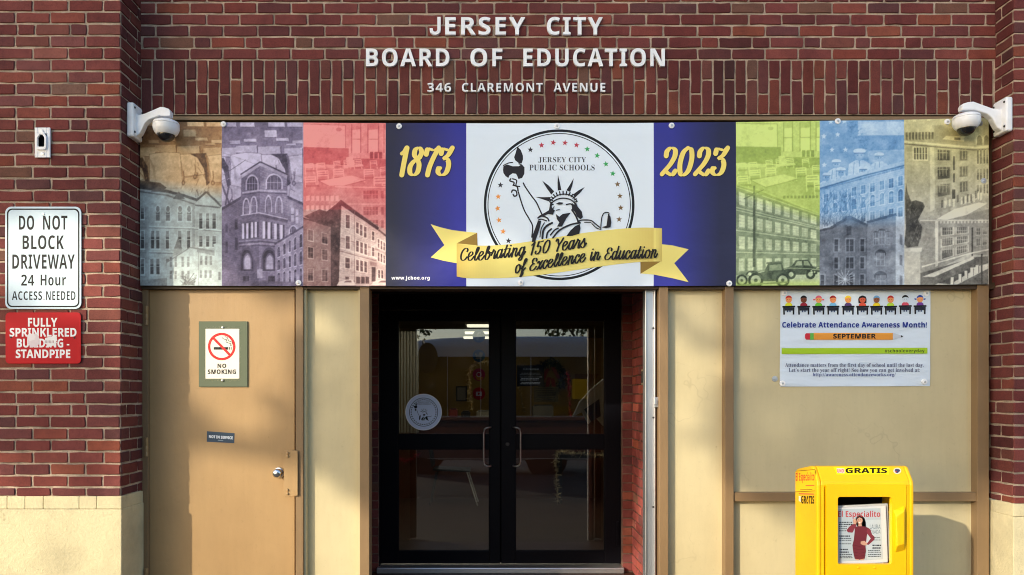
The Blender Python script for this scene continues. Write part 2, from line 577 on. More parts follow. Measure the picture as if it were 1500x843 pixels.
def brick_colour(px=None, py=None, dark=1.0):
    c = list(random.choice(BRICKS))
    j = random.uniform(-7, 7)
    c = [k * dark + j for k in c]
    c = [c[0] * 1.06 + 1, c[1] * 1.02, c[2] * 1.0]
    if px is not None:
        if 1040 < px < 1085 and py < 110 and random.random() < 0.8:      # soot run beside the lettering
            c = [k * 0.82 for k in c]
        if px < 110 and 40 < py < 165 and random.random() < 0.5:        # lime bloom on the pilaster
            c = [k * 0.9 + 20 for k in c]
    return rgb(*[max(0, min(255, k)) for k in c])

def brick(mb, u0, v0, u1, v1, fm, col, proud=0.006):
    j = lambda a: random.uniform(-a, a)
    c = 0.004
    if min(u1 - u0, v1 - v0) < 0.012:
        return
    tilt = j(0.0015)
    out = []
    def side(a, b, n):
        return [a + (b - a) * k / n for k in range(1, n)]
    nu = 3 if (u1 - u0) > 0.12 else 2
    nv = 3 if (v1 - v0) > 0.12 else 2
    out += [(u0 + c, v0), *[(u, v0 + j(0.0016)) for u in side(u0, u1, nu)], (u1 - c, v0), (u1, v0 + c)]
    out += [*[(u1 + j(0.0014), v) for v in side(v0, v1, nv)], (u1, v1 - c), (u1 - c, v1)]
    out += [*[(u, v1 + j(0.0016)) for u in side(u1, u0, nu)], (u0 + c, v1), (u0, v1 - c)]
    out += [*[(u0 + j(0.0014), v) for v in side(v1, v0, nv)], (u0, v0 + c)]
    out = [(a + j(0.0017), b + j(0.0017)) for a, b in out]
    n = len(out)
    uc, vc = (u0 + u1) / 2, (v0 + v1) / 2
    ins = [(a + (0.0028 if a < uc else -0.0028) * min(1, abs(a - uc) / 0.01), b + (0.0028 if b < vc else -0.0028) * min(1, abs(b - vc) / 0.01)) for a, b in out]
    pr = proud + j(0.0013)
    vs = [fm(a, b, -0.004) for a, b in out] + [fm(a, b, pr - 0.0025) for a, b in out] + [fm(a, b, pr + tilt * (a - uc) / 0.1) for a, b in ins]
    fs = [tuple(range(2 * n, 3 * n))]
    for i in range(n):
        k = (i + 1) % n
        fs += [(i, k, n + k, n + i), (n + i, n + k, 2 * n + k, 2 * n + i)]
    mb.add(vs, fs, col, 0)

def brick_rows(mb, u0, u1, v_top, v_bot, course, fm, first_joint, length, joint=0.011, header_rows=(), pxof=None, dark=1.0, half=True, shift_rows=0):
    """running bond from v_top down; header_rows lists the row numbers laid as alternating headers and stretchers"""
    row = 0
    v = v_top
    while v - joint > v_bot + 0.01:
        va, vb = v - course + joint / 2, v - joint / 2
        va = max(va, v_bot + 0.002)
        edges = []
        if row in header_rows:
            u = u0 - length * 1.5 + (first_joint % (length * 1.5))
            k = 0
            while u < u1:
                edges.append(u)
                u += length if k % 2 == 0 else length * 0.5
                k += 1
            edges.append(u)
        else:
            off = first_joint + (length / 2 if (row + shift_rows) % 2 and half else 0)
            u = off - math.ceil((off - u0) / length + 1) * length
            while u < u1 + length:
                edges.append(u)
                u += length
        e2 = [e + random.uniform(-0.004, 0.004) for e in edges]
        for a, b in zip(e2[:-1], e2[1:]):
            a_, b_ = max(a, u0 - joint / 2) + joint / 2, min(b, u1 + joint / 2) - joint / 2
            if b_ - a_ > 0.014:
                px = py = None
                if pxof:
                    px, py = pxof((a_ + b_) / 2, (va + vb) / 2)
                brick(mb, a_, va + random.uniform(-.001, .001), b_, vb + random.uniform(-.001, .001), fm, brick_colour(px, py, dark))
        v -= course
        row += 1

# ------------------------------------------------------------------ setting: ground
def sheet(name, x0, x1, y0, y1, z, m):
    b = MB()
    b.poly([(x0, y0, z), (x1, y0, z), (x1, y1, z), (x0, y1, z)])
    return tag(b.build(name, m), kind='structure')

M_pave = paint_material('concrete paving', (88, 84, 78), (70, 67, 62), rough=0.9, spec=0.2)
nn, ll, bb = nodes(M_pave)
M_road = paint_material('asphalt', (64, 64, 66), (50, 50, 52), rough=0.9, spec=0.2)
M_floor = paint_material('worn tile floor', (72, 46, 34), (58, 38, 30), rough=0.5)
M_lobbywall = paint_material('ochre lobby wall', (176, 142, 62), (164, 130, 56), rough=0.7, streak=0.4)
M_ceil = paint_material('lobby ceiling', (150, 146, 136), (140, 136, 126), rough=0.9)

g = sheet('ground', -200, 200, -200, 0.4, -0.16, M_road)
b = MB()
b.box(-30, 30, -5.4, 0.3, -0.15, 0.0)
sw = tag(b.build('sidewalk', M_pave), kind='structure')
b = MB()
for k in range(-16, 17):
    b.box(k * 1.5 - 0.006, k * 1.5 + 0.006, -5.25, 0.0, 0.001, 0.004)
b.box(-30, 30, -3.006, -2.994, 0.001, 0.0045)
tag(b.build('sidewalk_joints', M_dark), kind='structure')
b = MB()
b.box(-30, 30, -5.56, -5.402, -0.15, 0.012)
tag(b.build('kerb', M_pave, bevel=0.015), kind='structure')
# ------------------------------------------------------------------ the school building
school = thing('school_building', 'red brick school front with tan steel door, cream boards and dark glass entrance', 'building', (0, 0.3, 0))
LX, RX = wx(205), wx(1459)                 # inner corners of the two pilasters
LD, RD = 0.235, 0.155                        # how far they stand out
JL = 0.0114

# upper wall: mortar bed and stretchers
b = MB()
front = lambda Y: (lambda u, v, d: (u, Y - d, v))
pxo = lambda Y: (lambda u, v: (CX + u * S(Y), HY - (v - EYE) * S(Y)))
brick_rows(b, LX + 0.004, RX - 0.004, wz(-146.9), wz(88.3), 16.8 / S(0), front(0), wx(228), 0.2006, JL, (4, 12), pxo(0), 0.98, True, 1)
b.box(LX - 0.05, RX + 0.05, 0.0, 0.30, wz(168.5), wz(-147), rgb(186, 166, 146), 1)
b.build('brick_wall', [M_brick, M_mortar], school)
# soldier band
b = MB()
u = LX + 0.006
k = 0
while u < RX - 0.03:
    w = 16.42 / S(0)
    a0, a1 = u + JL / 2 - 0.0005, u + w - JL / 2 + 0.0005
    zt, zb = wz(89.5), wz(167.5)
    zm = zt - (0.113 if k % 2 == 0 else 0.2) + random.uniform(-.004, .004)
    if random.random() < 0.03:
        zm += 0.02
    for lo, hi in ((zm + JL / 2, zt), (zb, zm - JL / 2)):
        px = CX + u * S(0)
        brick(b, a0 + random.uniform(-.001, .001), lo, min(a1, RX - 0.004), hi, front(0), brick_colour(px, 60, 0.86), 0.007)
    u += w
    k += 1
b.build('soldier_course', [M_brick], school)
# storey above, out of frame
b = MB()
b.box(-6, 6, 0.0, 5.0, wz(-147) + 0.004, 7.5, rgb(112, 54, 52))
b.build('upper_storey', M_brick, school)
b = MB()
b.box(-6, 6, 0.34, 10.2, 2.62, 2.75)
b.build('roof_slab', M_void, school)

# pilasters
def pilaster(side):
    X = LX if side < 0 else RX
    D = LD if side < 0 else RD
    Yf = -D
    px_far = -180 if side < 0 else 1700
    top, ybot = wz(-150, Yf), (wz(727, Yf) if side < 0 else wz(738, Yf))
    b = MB()
    course = 17.4 / S(Yf)
    # rows counted so that the header course falls where the photo has it
    vt = wz(35.5 - 17.4 * 10, Yf) if side < 0 else wz(32 - 17.4 * 10, Yf)
    hdr = (2, 10, 18, 26, 34, 42)
    u0, u1 = (wx(px_far, Yf), X + 0.003) if side < 0 else (X - 0.003, wx(px_far, Yf))
    brick_rows(b, u0, u1, vt, ybot, course, front(Yf), wx(23, Yf) if side < 0 else wx(1483, Yf), 51.6 / S(Yf), JL, hdr, pxo(Yf), 1.0, True, 1)
    # return facing the doorway
    if side < 0:
        ret = lambda u, v, d: (X + d, u, v)
    else:
        ret = lambda u, v, d: (X - d, u, v)
    brick_rows(b, Yf + 0.002, 0.055, vt, ybot, course, ret, Yf + 0.105, 0.2, JL, hdr, None, 0.9, True, 0)
    x0, x1 = min(X, wx(px_far, Yf)), max(X, wx(px_far, Yf))
    b.box(x0, x1, Yf, 0.3, ybot, top + 3.5, rgb(186, 166, 146), 1)
    p = b.build('brick_pilaster', [M_brick, M_mortar], school)
    # painted plinth
    b = MB()
    e = 0.012
    hh = 18.5 / S(Yf)
    xa, xb = (x0, X + e) if side < 0 else (X - e, x1)
    # a painted brick course on top, then rough render below
    n = 14
    w = 0.2
    uu = xb if side < 0 else xa
    q = 0
    edge = uu
    widths = [0.14, 0.098, 0.2, 0.103, 0.1, 0.2, 0.2, 0.2]
    for i in range(8):
        wv = widths[i % len(widths)]
        a, c = (edge - wv, edge) if side < 0 else (edge, edge + wv)
        b.box(a + 0.0006, c - 0.0006, Yf - e + 0.001, 0.0, ybot - hh, ybot)
        edge = a if side < 0 else c
    b.box(xa, xb, Yf - e, 0.055, 0.0, ybot - hh - 0.002)
    b.box(min(X, uu + (0.004 if side > 0 else -0.004)), max(X, uu + (0.004 if side > 0 else -0.004)), Yf + 0.004, 0.055, ybot - hh - 0.01, ybot - 0.004)
    o = b.build('plinth', M_stucco, p, bevel=0.008)
pilaster(-1)
pilaster(1)

# lintel trim above the banner and the strip below it
b = MB()
b.box(LX, RX, 0.012, 0.12, wz(174.5), wz(168.5))
b.box(LX, RX, 0.004, 0.12, wz(423.5), wz(414))
b.box(LX, RX, 0.03, 0.12, wz(414), wz(174.5))
b.build('banner_board', M_bronze, school)
b = MB()
b.box(LX, RX, -0.018, 0.06, wz(178), wz(172.3))
b.build('lintel_trim', M_trim, school, bevel=0.003)

YP, YD, YM = 0.060, 0.045, 0.0
def panel(x0, x1, y0, y1, m, name, parent, Y=YP, th=0.03, bev=0.002):
    b = MB()
    b.box(wx(x0, Y), wx(x1, Y), Y, Y + th, wz(y1, Y), wz(y0, Y))
    return b.build(name, m, parent, bevel=bev)
def post(x0, x1, y0, y1, name='mullion', Y=YM, back=0.1, m=None):
    b = MB()
    b.box(wx(x0, Y), wx(x1, Y), Y, back, wz(y1, Y), wz(y0, Y))
    return b.build(name, m or M_trim, school, bevel=0.003)
GB = 921     # photo row of the pavement at the wall
panel(441, 530, 420, GB, M_cream, 'wall_panel', school)
panel(975, 1066, 420, GB, M_cream, 'wall_panel', school)
panel(1070, 1436, 420, 729, M_cream, 'wall_panel', school)
panel(1070, 1436, 729, GB, M_cream, 'wall_panel', school)
b = MB()
b.box(wx(444), wx(447.5), 0.02, 0.06, 0, wz(421)); b.box(wx(523), wx(527), 0.028, 0.06, 0, wz(421))
b.build('panel_beading', M_cream, school)
post(527, 541, 420, GB)
post(965.5, 979, 420, GB)
post(1062, 1075, 420, GB)
post(1432, 1449, 172, GB)
post(1075.3, 1431.7, 722, 735, 'rail', 0.012)
# steel door and its frame
post(204, 217, 419, GB, 'door_frame', 0.02)
post(433, 444, 419, GB, 'door_frame', 0.0)
door = panel(218.2, 431.6, 420, GB, M_tan, 'steel_door', school, YD, 0.045)
def hinge(py):
    b = MB()
    b.lathe([(0.0001, 0), (0.008, 0), (0.008, 0.028), (0.0074, 0.029), (0.008, 0.03), (0.008, 0.062), (0.0074, 0.063), (0.008, 0.064), (0.008, 0.112), (0.0001, 0.112)], (wx(214.5, 0.01), 0.012, wz(py, 0.01)), 'z', 14)
    b.box(wx(212.5, 0.02), wx(217, 0.02), 0.013, 0.022, wz(py, 0.01) + 0.002, wz(py, 0.01) + 0.110)
    b.build('hinge', M_tan, door, smooth=40)
hinge(476); hinge(669); hinge(860)
# latch guard with four bolt heads
b = MB()
b.box(wx(418.5, 0.03), wx(437, 0.03), -0.012, -0.004, wz(727, 0), wz(660, 0))
b.box(wx(431.5, 0.0), wx(437, 0.0), -0.016, -0.0125, wz(726, 0), wz(661, 0))
g_ = b.build('latch_guard', M_tan, door, bevel=0.003)
for x, y in ((421.5, 664), (421.5, 668.5), (421, 718), (421, 723.5)):
    b = MB()
    b.lathe([(0.0001, -0.009), (0.006, -0.008), (0.0085, -0.003), (0.009, 0)], P(x, y, -0.0125), 'y', 14)
    b.build('bolt_head', M_tan, door, smooth=50)
b = MB()
kx, ky = 409, 692.5
b.lathe([(0.0001, -0.062), (0.012, -0.062), (0.021, -0.058), (0.027, -0.05), (0.028, -0.04), (0.022, -0.03), (0.014, -0.024), (0.014, -0.014), (0.03, -0.012), (0.034, -0.006), (0.035, 0)], P(kx, ky, YD), 'y', 32)
b.lathe([(0.0001, -0.0655), (0.0055, -0.065), (0.006, -0.061)], P(kx, ky, YD), 'y', 16)
b.build('door_knob', M_chrome, door, smooth=35)

# --- entrance recess
YB = 1.36
b = MB()
XRr, XRl = wx(927, YB), wx(497, YB)
crs = 13.0 / S(YB)
for x0, x1 in ((wx(925.9, YB), None),):
    pass
brick_rows(b, wx(912, YB), XRr + 0.003, 2.30, 0.03, crs, front(YB), XRr - 0.002, 0.2, 0.010, (), None, 1.0, True, 0)
for_left = MB()
brick_rows(for_left, XRl - 0.08, wx(554, YB), 2.30, 0.03, crs, front(YB), wx(539, YB) + 0.03, 0.2, 0.010, (), None, 0.95, True, 1)
retR = lambda u, v, d: (XRr - d, u, v)
retL = lambda u, v, d: (XRl + d, u, v)
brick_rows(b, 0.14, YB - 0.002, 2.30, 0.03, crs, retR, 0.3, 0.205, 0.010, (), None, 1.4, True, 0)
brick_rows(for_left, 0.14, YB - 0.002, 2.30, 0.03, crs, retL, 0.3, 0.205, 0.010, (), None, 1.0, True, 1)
b.box(XRr, XRr + 0.2, 0.13, YB, 0.0, 2.35, m=1)
for_left.box(XRl - 0.2, XRl, 0.13, YB, 0.0, 2.35, m=1)
b.box(wx(911, YB), XRr + 0.2, YB, YB + 0.12, 0.0, 2.35, m=1)
for_left.box(XRl - 0.2, wx(555, YB), YB, YB + 0.12, 0.0, 2.35, m=1)
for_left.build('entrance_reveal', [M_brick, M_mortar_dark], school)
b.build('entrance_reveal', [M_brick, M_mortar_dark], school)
b = MB()
b.box(XRl - 0.2, XRr + 0.2, 0.13, YB + 0.15, 2.30, 2.42)
b.box(XRl - 0.1, XRr + 0.1, 0.135, 0.42, 2.06, 2.296)          # shutter box behind the banner
b.build('entrance_soffit', M_void, school)
b = MB()
b.box(XRl - 0.2, XRr + 0.2, 0.302, YB + 0.2, -0.1, 0.028)
tag(b.build('entrance_floor', M_floor), kind='structure')
# roller shutter guide channel
b = MB()
gx0, gx1 = wx(945.5, 0.05), wx(958, 0.05)
b.box(gx0, gx0 + 0.006, 0.05, 0.13, 0.0, wz(423, 0.05))
b.box(gx0 + 0.006, gx1, 0.062, 0.068, 0.0, wz(423, 0.05))
b.box(gx1, gx1 + 0.008, 0.045, 0.13, 0.0, wz(423, 0.05))
sg = b.build('shutter_guide', M_alu, school, bevel=0.002)
for py in (481, 612, 743):
    b = MB()
    b.lathe([(0.0001, -0.004), (0.005, -0.003), (0.006, 0)], P(957, py, 0.045), 'y', 12)
    b.build('screw', M_dark, sg)
b = MB()
b.box(wx(957.5, 0.04), wx(964.5, 0.04), 0.03, 0.05, wz(597, 0.04), wz(582, 0.04))
b.box(wx(957, 0.04), wx(961, 0.04), 0.018, 0.0295, wz(593, 0.04), wz(586, 0.04))
b.build('shutter_catch', M_alu, sg, bevel=0.002)
# black door surround
YF = 1.40
b = MB()
fx0, fx1 = wx(553, YB), wx(913, YB)
dz = wz(455, YF)
b.box(fx0, wx(557, YF), YB + 0.012, YF + 0.09, 0.03, 2.3)
b.box(wx(910, YF), fx1, YB + 0.012, YF + 0.09, 0.03, 2.3)
b.box(wx(557, YF), wx(910, YF), YB + 0.02, YF + 0.09, dz + 0.005, 2.3)
b.build('door_surround', M_black, school, bevel=0.003)
b = MB()
b.box(fx0, fx1, YB - 0.05, YF + 0.1, 0.0281, wz(826, YF) - 0.012)
b.build('threshold', M_alu, school, bevel=0.006)
# the two glazed leaves
def leaf(x0, x1, gx0, gx1, hx, hs):
    z0, z1 = wz(826, YF), dz
    b = MB()
    y0, y1 = YF, YF + 0.045
    X = [wx(x0, YF), wx(gx0, YF), wx(gx1, YF), wx(x1, YF)]
    b.box(X[0], X[1], y0, y1, z0, z1)
    b.box(X[2], X[3], y0, y1, z0, z1)
    for a, c in ((470, 455), (658, 637), (826, 808)):
        b.box(X[1], X[2], y0, y1, wz(a, YF), wz(c, YF))
    fr = b.build('glass_door', M_black, school, bevel=0.003)
    for a, c in ((470, 637), (658, 808)):
        b = MB()
        b.box(X[1] - 0.004, X[2] + 0.004, YF + 0.02, YF + 0.024, wz(c, YF) - 0.004, wz(a, YF) + 0.004)
        b.build('glass_pane', M_glass, fr)
        b = MB()
        for q in (X[1], X[2]):
            s_ = 0.006 if q == X[1] else -0.006
            b.box(q, q + s_, YF + 0.006, YF + 0.019, wz(c, YF), wz(a, YF))
        b.box(X[1] + 0.006, X[2] - 0.006, YF + 0.006, YF + 0.019, wz(c, YF), wz(c, YF) + 0.006)
        b.box(X[1] + 0.006, X[2] - 0.006, YF + 0.006, YF + 0.019, wz(a, YF) - 0.006, wz(a, YF))
        b.build('glazing_bead', M_black, fr)
    b = MB()
    yh = YF - 0.055
    hxw, root = wx(hx, yh), wx(hx, yh) + hs * 0.055
    path = [(root, YF + 0.001, wz(626.5, yh)), (root, yh + 0.02, wz(626.5, yh)), (root - hs * 0.01, yh + 0.005, wz(626.5, yh)), (hxw + hs * 0.022, yh, wz(627, yh)), (hxw + hs * 0.006, yh, wz(629, yh)),
            (hxw, yh, wz(634, yh)), (hxw, yh, wz(676, yh)), (hxw + hs * 0.006, yh, wz(681, yh)), (hxw + hs * 0.022, yh, wz(683, yh)), (root - hs * 0.01, yh + 0.005, wz(683.5, yh)), (root, yh + 0.02, wz(683.5, yh)), (root, YF + 0.001, wz(683.5, yh))]
    b.tube(path, 0.0068, 10)
    b.build('pull_handle', M_steel, fr, smooth=60)
    return fr
leaf(556.5, 732.6, 583, 717, 708.5, 1)
rl = leaf(734.2, 911, 755, 886, 762.5, -1)
b = MB(); b.box(wx(731, YF), wx(736, YF), YF + 0.0455, YF + 0.052, wz(826, YF), dz); b.build('leaf_gap_stop', M_black, rl)  # strip added behind the leaf gap to stop light leaking through
b = MB()
b.lathe([(0.0001, -0.008), (0.012, -0.008), (0.015, -0.004), (0.016, 0)], P(743.5, 651, YF), 'y', 20)
b.build('lock_cylinder', M_dark, rl, smooth=40)
b = MB()
b.box(wx(903.5, YF), wx(906, YF), YF - 0.012, YF - 0.001, wz(800, YF), wz(764, YF))
b.build('hinge', M_black, rl)

# --- lobby behind the glass
ZC = 2.45
b = MB(); b.box(-3.2, 3.2, YB + 0.201, 10.0, -0.1, 0.026)
tag(b.build('lobby_floor', M_floor), kind='structure')
b = MB(); b.box(-3.2, 3.2, 9.8, 9.95, 0.03, ZC); b.box(-3.2, -3.05, 1.56, 9.79, 0.03, ZC); b.box(3.05, 3.2, 1.56, 9.79, 0.03, ZC)
b.box(-3.2, XRl - 0.002, 1.5, 1.555, 0.03, ZC); b.box(XRr + 0.002, 3.2, 1.5, 1.555, 0.03, ZC)
tag(b.build('lobby_wall', M_lobbywall), kind='structure')
b = MB(); b.box(-3.2, 3.2, 1.52, 10.0, ZC + 0.004, ZC + 0.1)
tag(b.build('lobby_ceiling', M_ceil), kind='structure')
M_tube = mat('lit tube', (1, 1, 1, 1))
M_tube.node_tree.nodes['Principled BSDF'].inputs['Emission Color'].default_value = (1.0, 0.93, 0.70, 1)
M_tube.node_tree.nodes['Principled BSDF'].inputs['Emission Strength'].default_value = 1.5
M_tube_fill = M_tube.copy()
M_tube_fill.node_tree.nodes['Principled BSDF'].inputs['Emission Strength'].default_value = 6.5
places = ['nearest the glass doors', 'second from the glass doors', 'farthest from the glass doors']
for i, Y in enumerate((6.6, 7.9, 9.0)):
    x0 = wx((684, 681, 679)[i], Y)
    t = thing('ceiling_light', 'lit strip light on the lobby ceiling, ' + places[i], 'ceiling light', (x0 + 0.25, Y, ZC), 'strip lights in the lobby')
    b = MB(); b.box(x0 - 0.02, x0 + 0.52, Y - 0.1, Y + 0.1, ZC - 0.035, ZC)
    b.build('light_housing', M_ceil, t)
    b = MB(); b.box(x0, x0 + 0.5, Y - 0.075, Y + 0.075, ZC - 0.07, ZC - 0.0355)
    b.build('diffuser', M_tube, t, bevel=0.01)
for i, (x0, Y) in enumerate(((-1.6, 3.2), (0.4, 3.2), (-1.6, 4.5), (0.4, 4.5))):  # near strips added out of view to brighten the lobby
    t = thing('ceiling_light', 'unseen strip light added to brighten the %s of the lobby' % ('left near part', 'right near part', 'left middle', 'right middle')[i], 'ceiling light', (x0 + 0.6, Y, ZC), 'strip lights in the lobby')
    b = MB(); b.box(x0 - 0.02, x0 + 1.22, Y - 0.1, Y + 0.1, ZC - 0.035, ZC)
    b.build('light_housing', M_ceil, t)
    b = MB(); b.box(x0, x0 + 1.2, Y - 0.075, Y + 0.075, ZC - 0.07, ZC - 0.0355)
    b.build('diffuser', M_tube_fill, t, bevel=0.01)

# ------------------------------------------------------------------ raised lettering on the wall
def hooked_j():
    """a grotesque capital J that stands on the line, as thick as the other letters"""
    out, inn = [(1.0, 1.0), (1.0, 0.30)], [(0.70, 1.0), (0.70, 0.31)]
    for k in range(1, 13):
        a = math.pi * k / 12
        out.append((0.5 + 0.5 * math.cos(a), 0.30 - 0.30 * math.sin(a)))
        inn.append((0.49 + 0.21 * math.cos(a), 0.31 - 0.135 * math.sin(a)))
    out.append((0.0, 0.37)); inn.append((0.28, 0.37))
    n = len(out)
    v = [(x, y, z) for z in (0, 1) for ring in (out, inn) for x, y in ring]
    f = []
    for i in range(n - 1):
        f += [(2 * n + i, 2 * n + i + 1, 3 * n + i + 1, 3 * n + i), (i, n + i, n + i + 1, i + 1), (i, i + 1, 2 * n + i + 1, 2 * n + i), (n + i, 3 * n + i, 3 * n + i + 1, n + i + 1)]
    f += [(0, 2 * n, 3 * n, n), (n - 1, 2 * n - 1, 4 * n - 1, 3 * n - 1)]
    return np.array(v, float), f

def raised_words(label, words, yt, yb, off, thick=0.018):
    t = thing('wall_lettering', label, 'sign lettering', P((words[0][1] + words[-1][2]) / 2, yb), 'raised white lettering on the brick')
    for body, x0, x1 in words:
        if body == 'J':
            v, f = hooked_j()
        else:
            v, f = text_data(body, 'bold', off, 1.12, 0.5)
        lo, hi = v.min(0), v.max(0)
        v = (v - lo) / (hi - lo)
        Yf = -0.024
        pts = [(wx(x0, Yf) + a[0] * (wx(x1, Yf) - wx(x0, Yf)), Yf + thick * (1 - a[2]), wz(yb, Yf) + a[1] * (wz(yt, Yf) - wz(yb, Yf))) for a in v]
        # one mesh per letter
        par = list(range(len(pts)))
        def find(i):
            while par[i] != i:
                par[i] = par[par[i]]
                i = par[i]
            return i
        key = {}
        for i, p in enumerate(pts):
            k = tuple(round(c, 5) for c in p)
            if k in key:
                par[find(i)] = find(key[k])
            key.setdefault(k, i)
        for fc in f:
            for i in fc[1:]:
                par[find(i)] = find(fc[0])
        groups = {}
        for fc in f:
            groups.setdefault(find(fc[0]), []).append(fc)
        for root, fs in sorted(groups.items(), key=lambda kv: min(pts[i][0] for fc in kv[1] for i in fc)):
            b = MB()
            idx = sorted({i for fc in fs for i in fc})
            mp = {i: k for k, i in enumerate(idx)}
            b.add([pts[i] for i in idx], [tuple(mp[i] for i in fc) for fc in fs])
            # two mounting studs back to the brick
            def size(fc):
                q = [pts[i] for i in fc]
                if max(p[1] for p in q) - min(p[1] for p in q) > 1e-5:
                    return 0
                return abs(sum(q[i][0] * q[(i + 1) % len(q)][2] - q[(i + 1) % len(q)][0] * q[i][2] for i in range(len(q))))
            big_face = max(fs, key=size)
            xm, zm = (sum(pts[i][k] for i in big_face) / len(big_face) for k in (0, 2))
            b.box(xm - 0.003, xm + 0.003, Yf + thick, 0.0, zm - 0.003, zm + 0.003)
            b.build('letter', M_letter, t)
raised_words('large raised white letters on the brick, upper line reading JERSEY CITY', [('J', 629.3, 645.4), ('ERSEY', 652, 769.3), ('CITY', 801.3, 883)], 25, 51.2, 0.0)
raised_words('widest line of raised white letters, reading BOARD OF EDUCATION', [('BOARD', 536, 658.3), ('OF', 689, 736), ('EDUCATION', 766.7, 974)], 71, 97.6, 0.0)
raised_words('small raised white letters on the upright bricks, reading 346 CLAREMONT AVENUE', [('346', 626, 660.7), ('CLAREMONT', 676.7, 795), ('AVENUE', 811, 886.7)], 121.7, 134.6, -0.008, 0.014)

# ------------------------------------------------------------------ security cameras
def camera_unit(side, label):
    if side < 0:
        X, sg, Yc = LX, 1, -0.125
        pxs = dict(plate=(187, 205), top=155, bot=205, cx=243.5, cy=190)
    else:
        X, sg, Yc = RX, -1, -0.10
        pxs = dict(plate=(1475, 1450), top=147, bot=197, cx=1415.5, cy=181)
    cx, zt, zb = wx(pxs['cx'], Yc), wz(pxs['top'], Yc), wz(pxs['bot'], Yc)
    t = thing('security_camera', label, 'security camera', (X, Yc, (zt + zb) / 2), 'white dome cameras beside the banner')
    b = MB()
    x0 = X + sg * 0.007
    x1 = x0 + sg * 0.042
    b.box(x0, x1, Yc - 0.058, Yc + 0.058, zb, zt)
    b.build('mounting_plate', M_whitep, t, bevel=0.011, smooth=None)
    for z in (zt - 0.028, zb + 0.03):
        for y in (Yc - 0.045, Yc + 0.045):
            b = MB()
            b.lathe([(0.0001, sg * 0.005), (0.005, sg * 0.004), (0.007, 0)], (x1 + sg * 0.001, y, z), 'x', 12)
            b.build('screw', M_dark, t)
    # arm: side outline in (x, z), swept along y and rounded
    ux = lambda k: x1 + (cx - x1) * k
    zk = wz(pxs['cy'] - 18, Yc)
    H = zt - zb
    ztop0, ztop1 = zt - 0.06, zt - 0.018
    out = [(ux(-0.02), zb + 0.012), (ux(0.12), zb + 0.03), (ux(0.2), zb + 0.055), (ux(0.28), zb + 0.085), (ux(0.42), zb + 0.108), (ux(0.62), zb + 0.122), (ux(0.82), zb + 0.134)]
    out += [(ux(0.84), zk), (ux(1.19), zk), (ux(1.2), ztop1 - 0.022), (ux(1.14), ztop1 - 0.008), (ux(1.0), ztop1), (ux(0.85), ztop1 + 0.003), (ux(0.3), ztop1 - 0.035), (ux(0.05), ztop1 - 0.045), (ux(-0.02), zt - 0.04)]
    b = MB()
    pts = [(x, Yc - 0.022, z) for x, z in out]
    if sg < 0:
        pts = pts[::-1]
    b.prism(pts, (0, 0.044, 0))
    b.build('arm', M_whitep, t, bevel=0.009)
    hz = wz(pxs['cy'], Yc)
    k = 1 / S(Yc)
    b = MB()
    b.lathe([(0.0001, 14 * k), (8 * k, 14 * k), (12 * k, 13 * k), (17.2 * k, 10.5 * k), (18.2 * k, 8.5 * k), (18.6 * k, 7 * k), (17.9 * k, 6.6 * k), (17.9 * k, 5.6 * k), (18.4 * k, 5.2 * k), (18.4 * k, 1 * k), (17.6 * k, -2 * k), (15.5 * k, -6 * k), (13.2 * k, -8.2 * k), (12.6 * k, -8.2 * k), (0.0001, -8 * k)], (cx, Yc, hz), 'z', 40)
    b.build('housing', M_whitep, t, smooth=35)
    b = MB()
    prof = [(11.9 * k * math.cos(a), -7.2 * k - 11.2 * k * math.sin(a)) for a in [math.pi / 2 * i / 10 for i in range(11)]]
    b.lathe(prof, (cx, Yc, hz), 'z', 32)
    b.build('dome', M_dome, t, smooth=60)
camera_unit(-1, 'white dome security camera on an arm at the banner\'s brown chair end')
camera_unit(1, 'white dome security camera on an arm at the banner\'s yellow end')

# ------------------------------------------------------------------ small fittings on the left pilaster
YL = -LD - 0.008
t = thing('outlet_box', 'small white open electrical box with a dark centre on red brick', 'outlet box', P(63.5, 210, YL), None)
b = MB()
xa, xb, za, zb_ = wx(52.5, YL), wx(75, YL), wz(232, YL), wz(188, YL)
hx0, hx1, hz0, hz1 = wx(57, YL), wx(70, YL), wz(219.5, YL), wz(197, YL)
y0, y1 = YL - 0.012, YL
b.box(xa, hx0, y0, y1, za, zb_); b.box(hx1, xb, y0, y1, za, zb_); b.box(hx0, hx1, y0, y1, za, hz0); b.box(hx0, hx1, y0, y1, hz1, zb_)
b.build('cover_plate', M_whitep, t, bevel=0.003)
b = MB()
ring = [(0.1, 0), (0.9, 0), (1, .12), (1, .72), (.72, 1), (.28, 1), (0, .72), (0, .12)]
f_ = lambda s, q: [(hx0 + (hx1 - hx0) * (0.5 + (a - 0.5) * s), q, hz0 + (hz1 - hz0) * (0.5 + (c - 0.5) * s)) for a, c in ring]
o1, o2 = f_(1.15, YL - 0.024), f_(0.8, YL - 0.024)
o3, o4 = f_(1.15, YL - 0.0125), f_(0.8, YL - 0.0125)
n = 8
b.add(o1 + o2 + o3 + o4, [(i, (i + 1) % n, n + (i + 1) % n, n + i) for i in range(n)] + [(i, (i + 1) % n, 2 * n + (i + 1) % n, 2 * n + i) for i in range(n)] + [(n + i, n + (i + 1) % n, 3 * n + (i + 1) % n, 3 * n + i) for i in range(n)])
b.build('collar', M_whitep, t)
b = MB(); b.box(hx0 - 0.001, hx1 + 0.001, YL + 0.001, YL + 0.004, hz0, hz1)
b.build('socket', M_void, t)
for x, y in ((62, 193), (63, 225.5)):
    b = MB()
    b.lathe([(0.0001, -0.005), (0.008, -0.004), (0.01, 0)], P(x, y, YL - 0.012), 'y', 14)
    b.build('screw', M_alu, t)

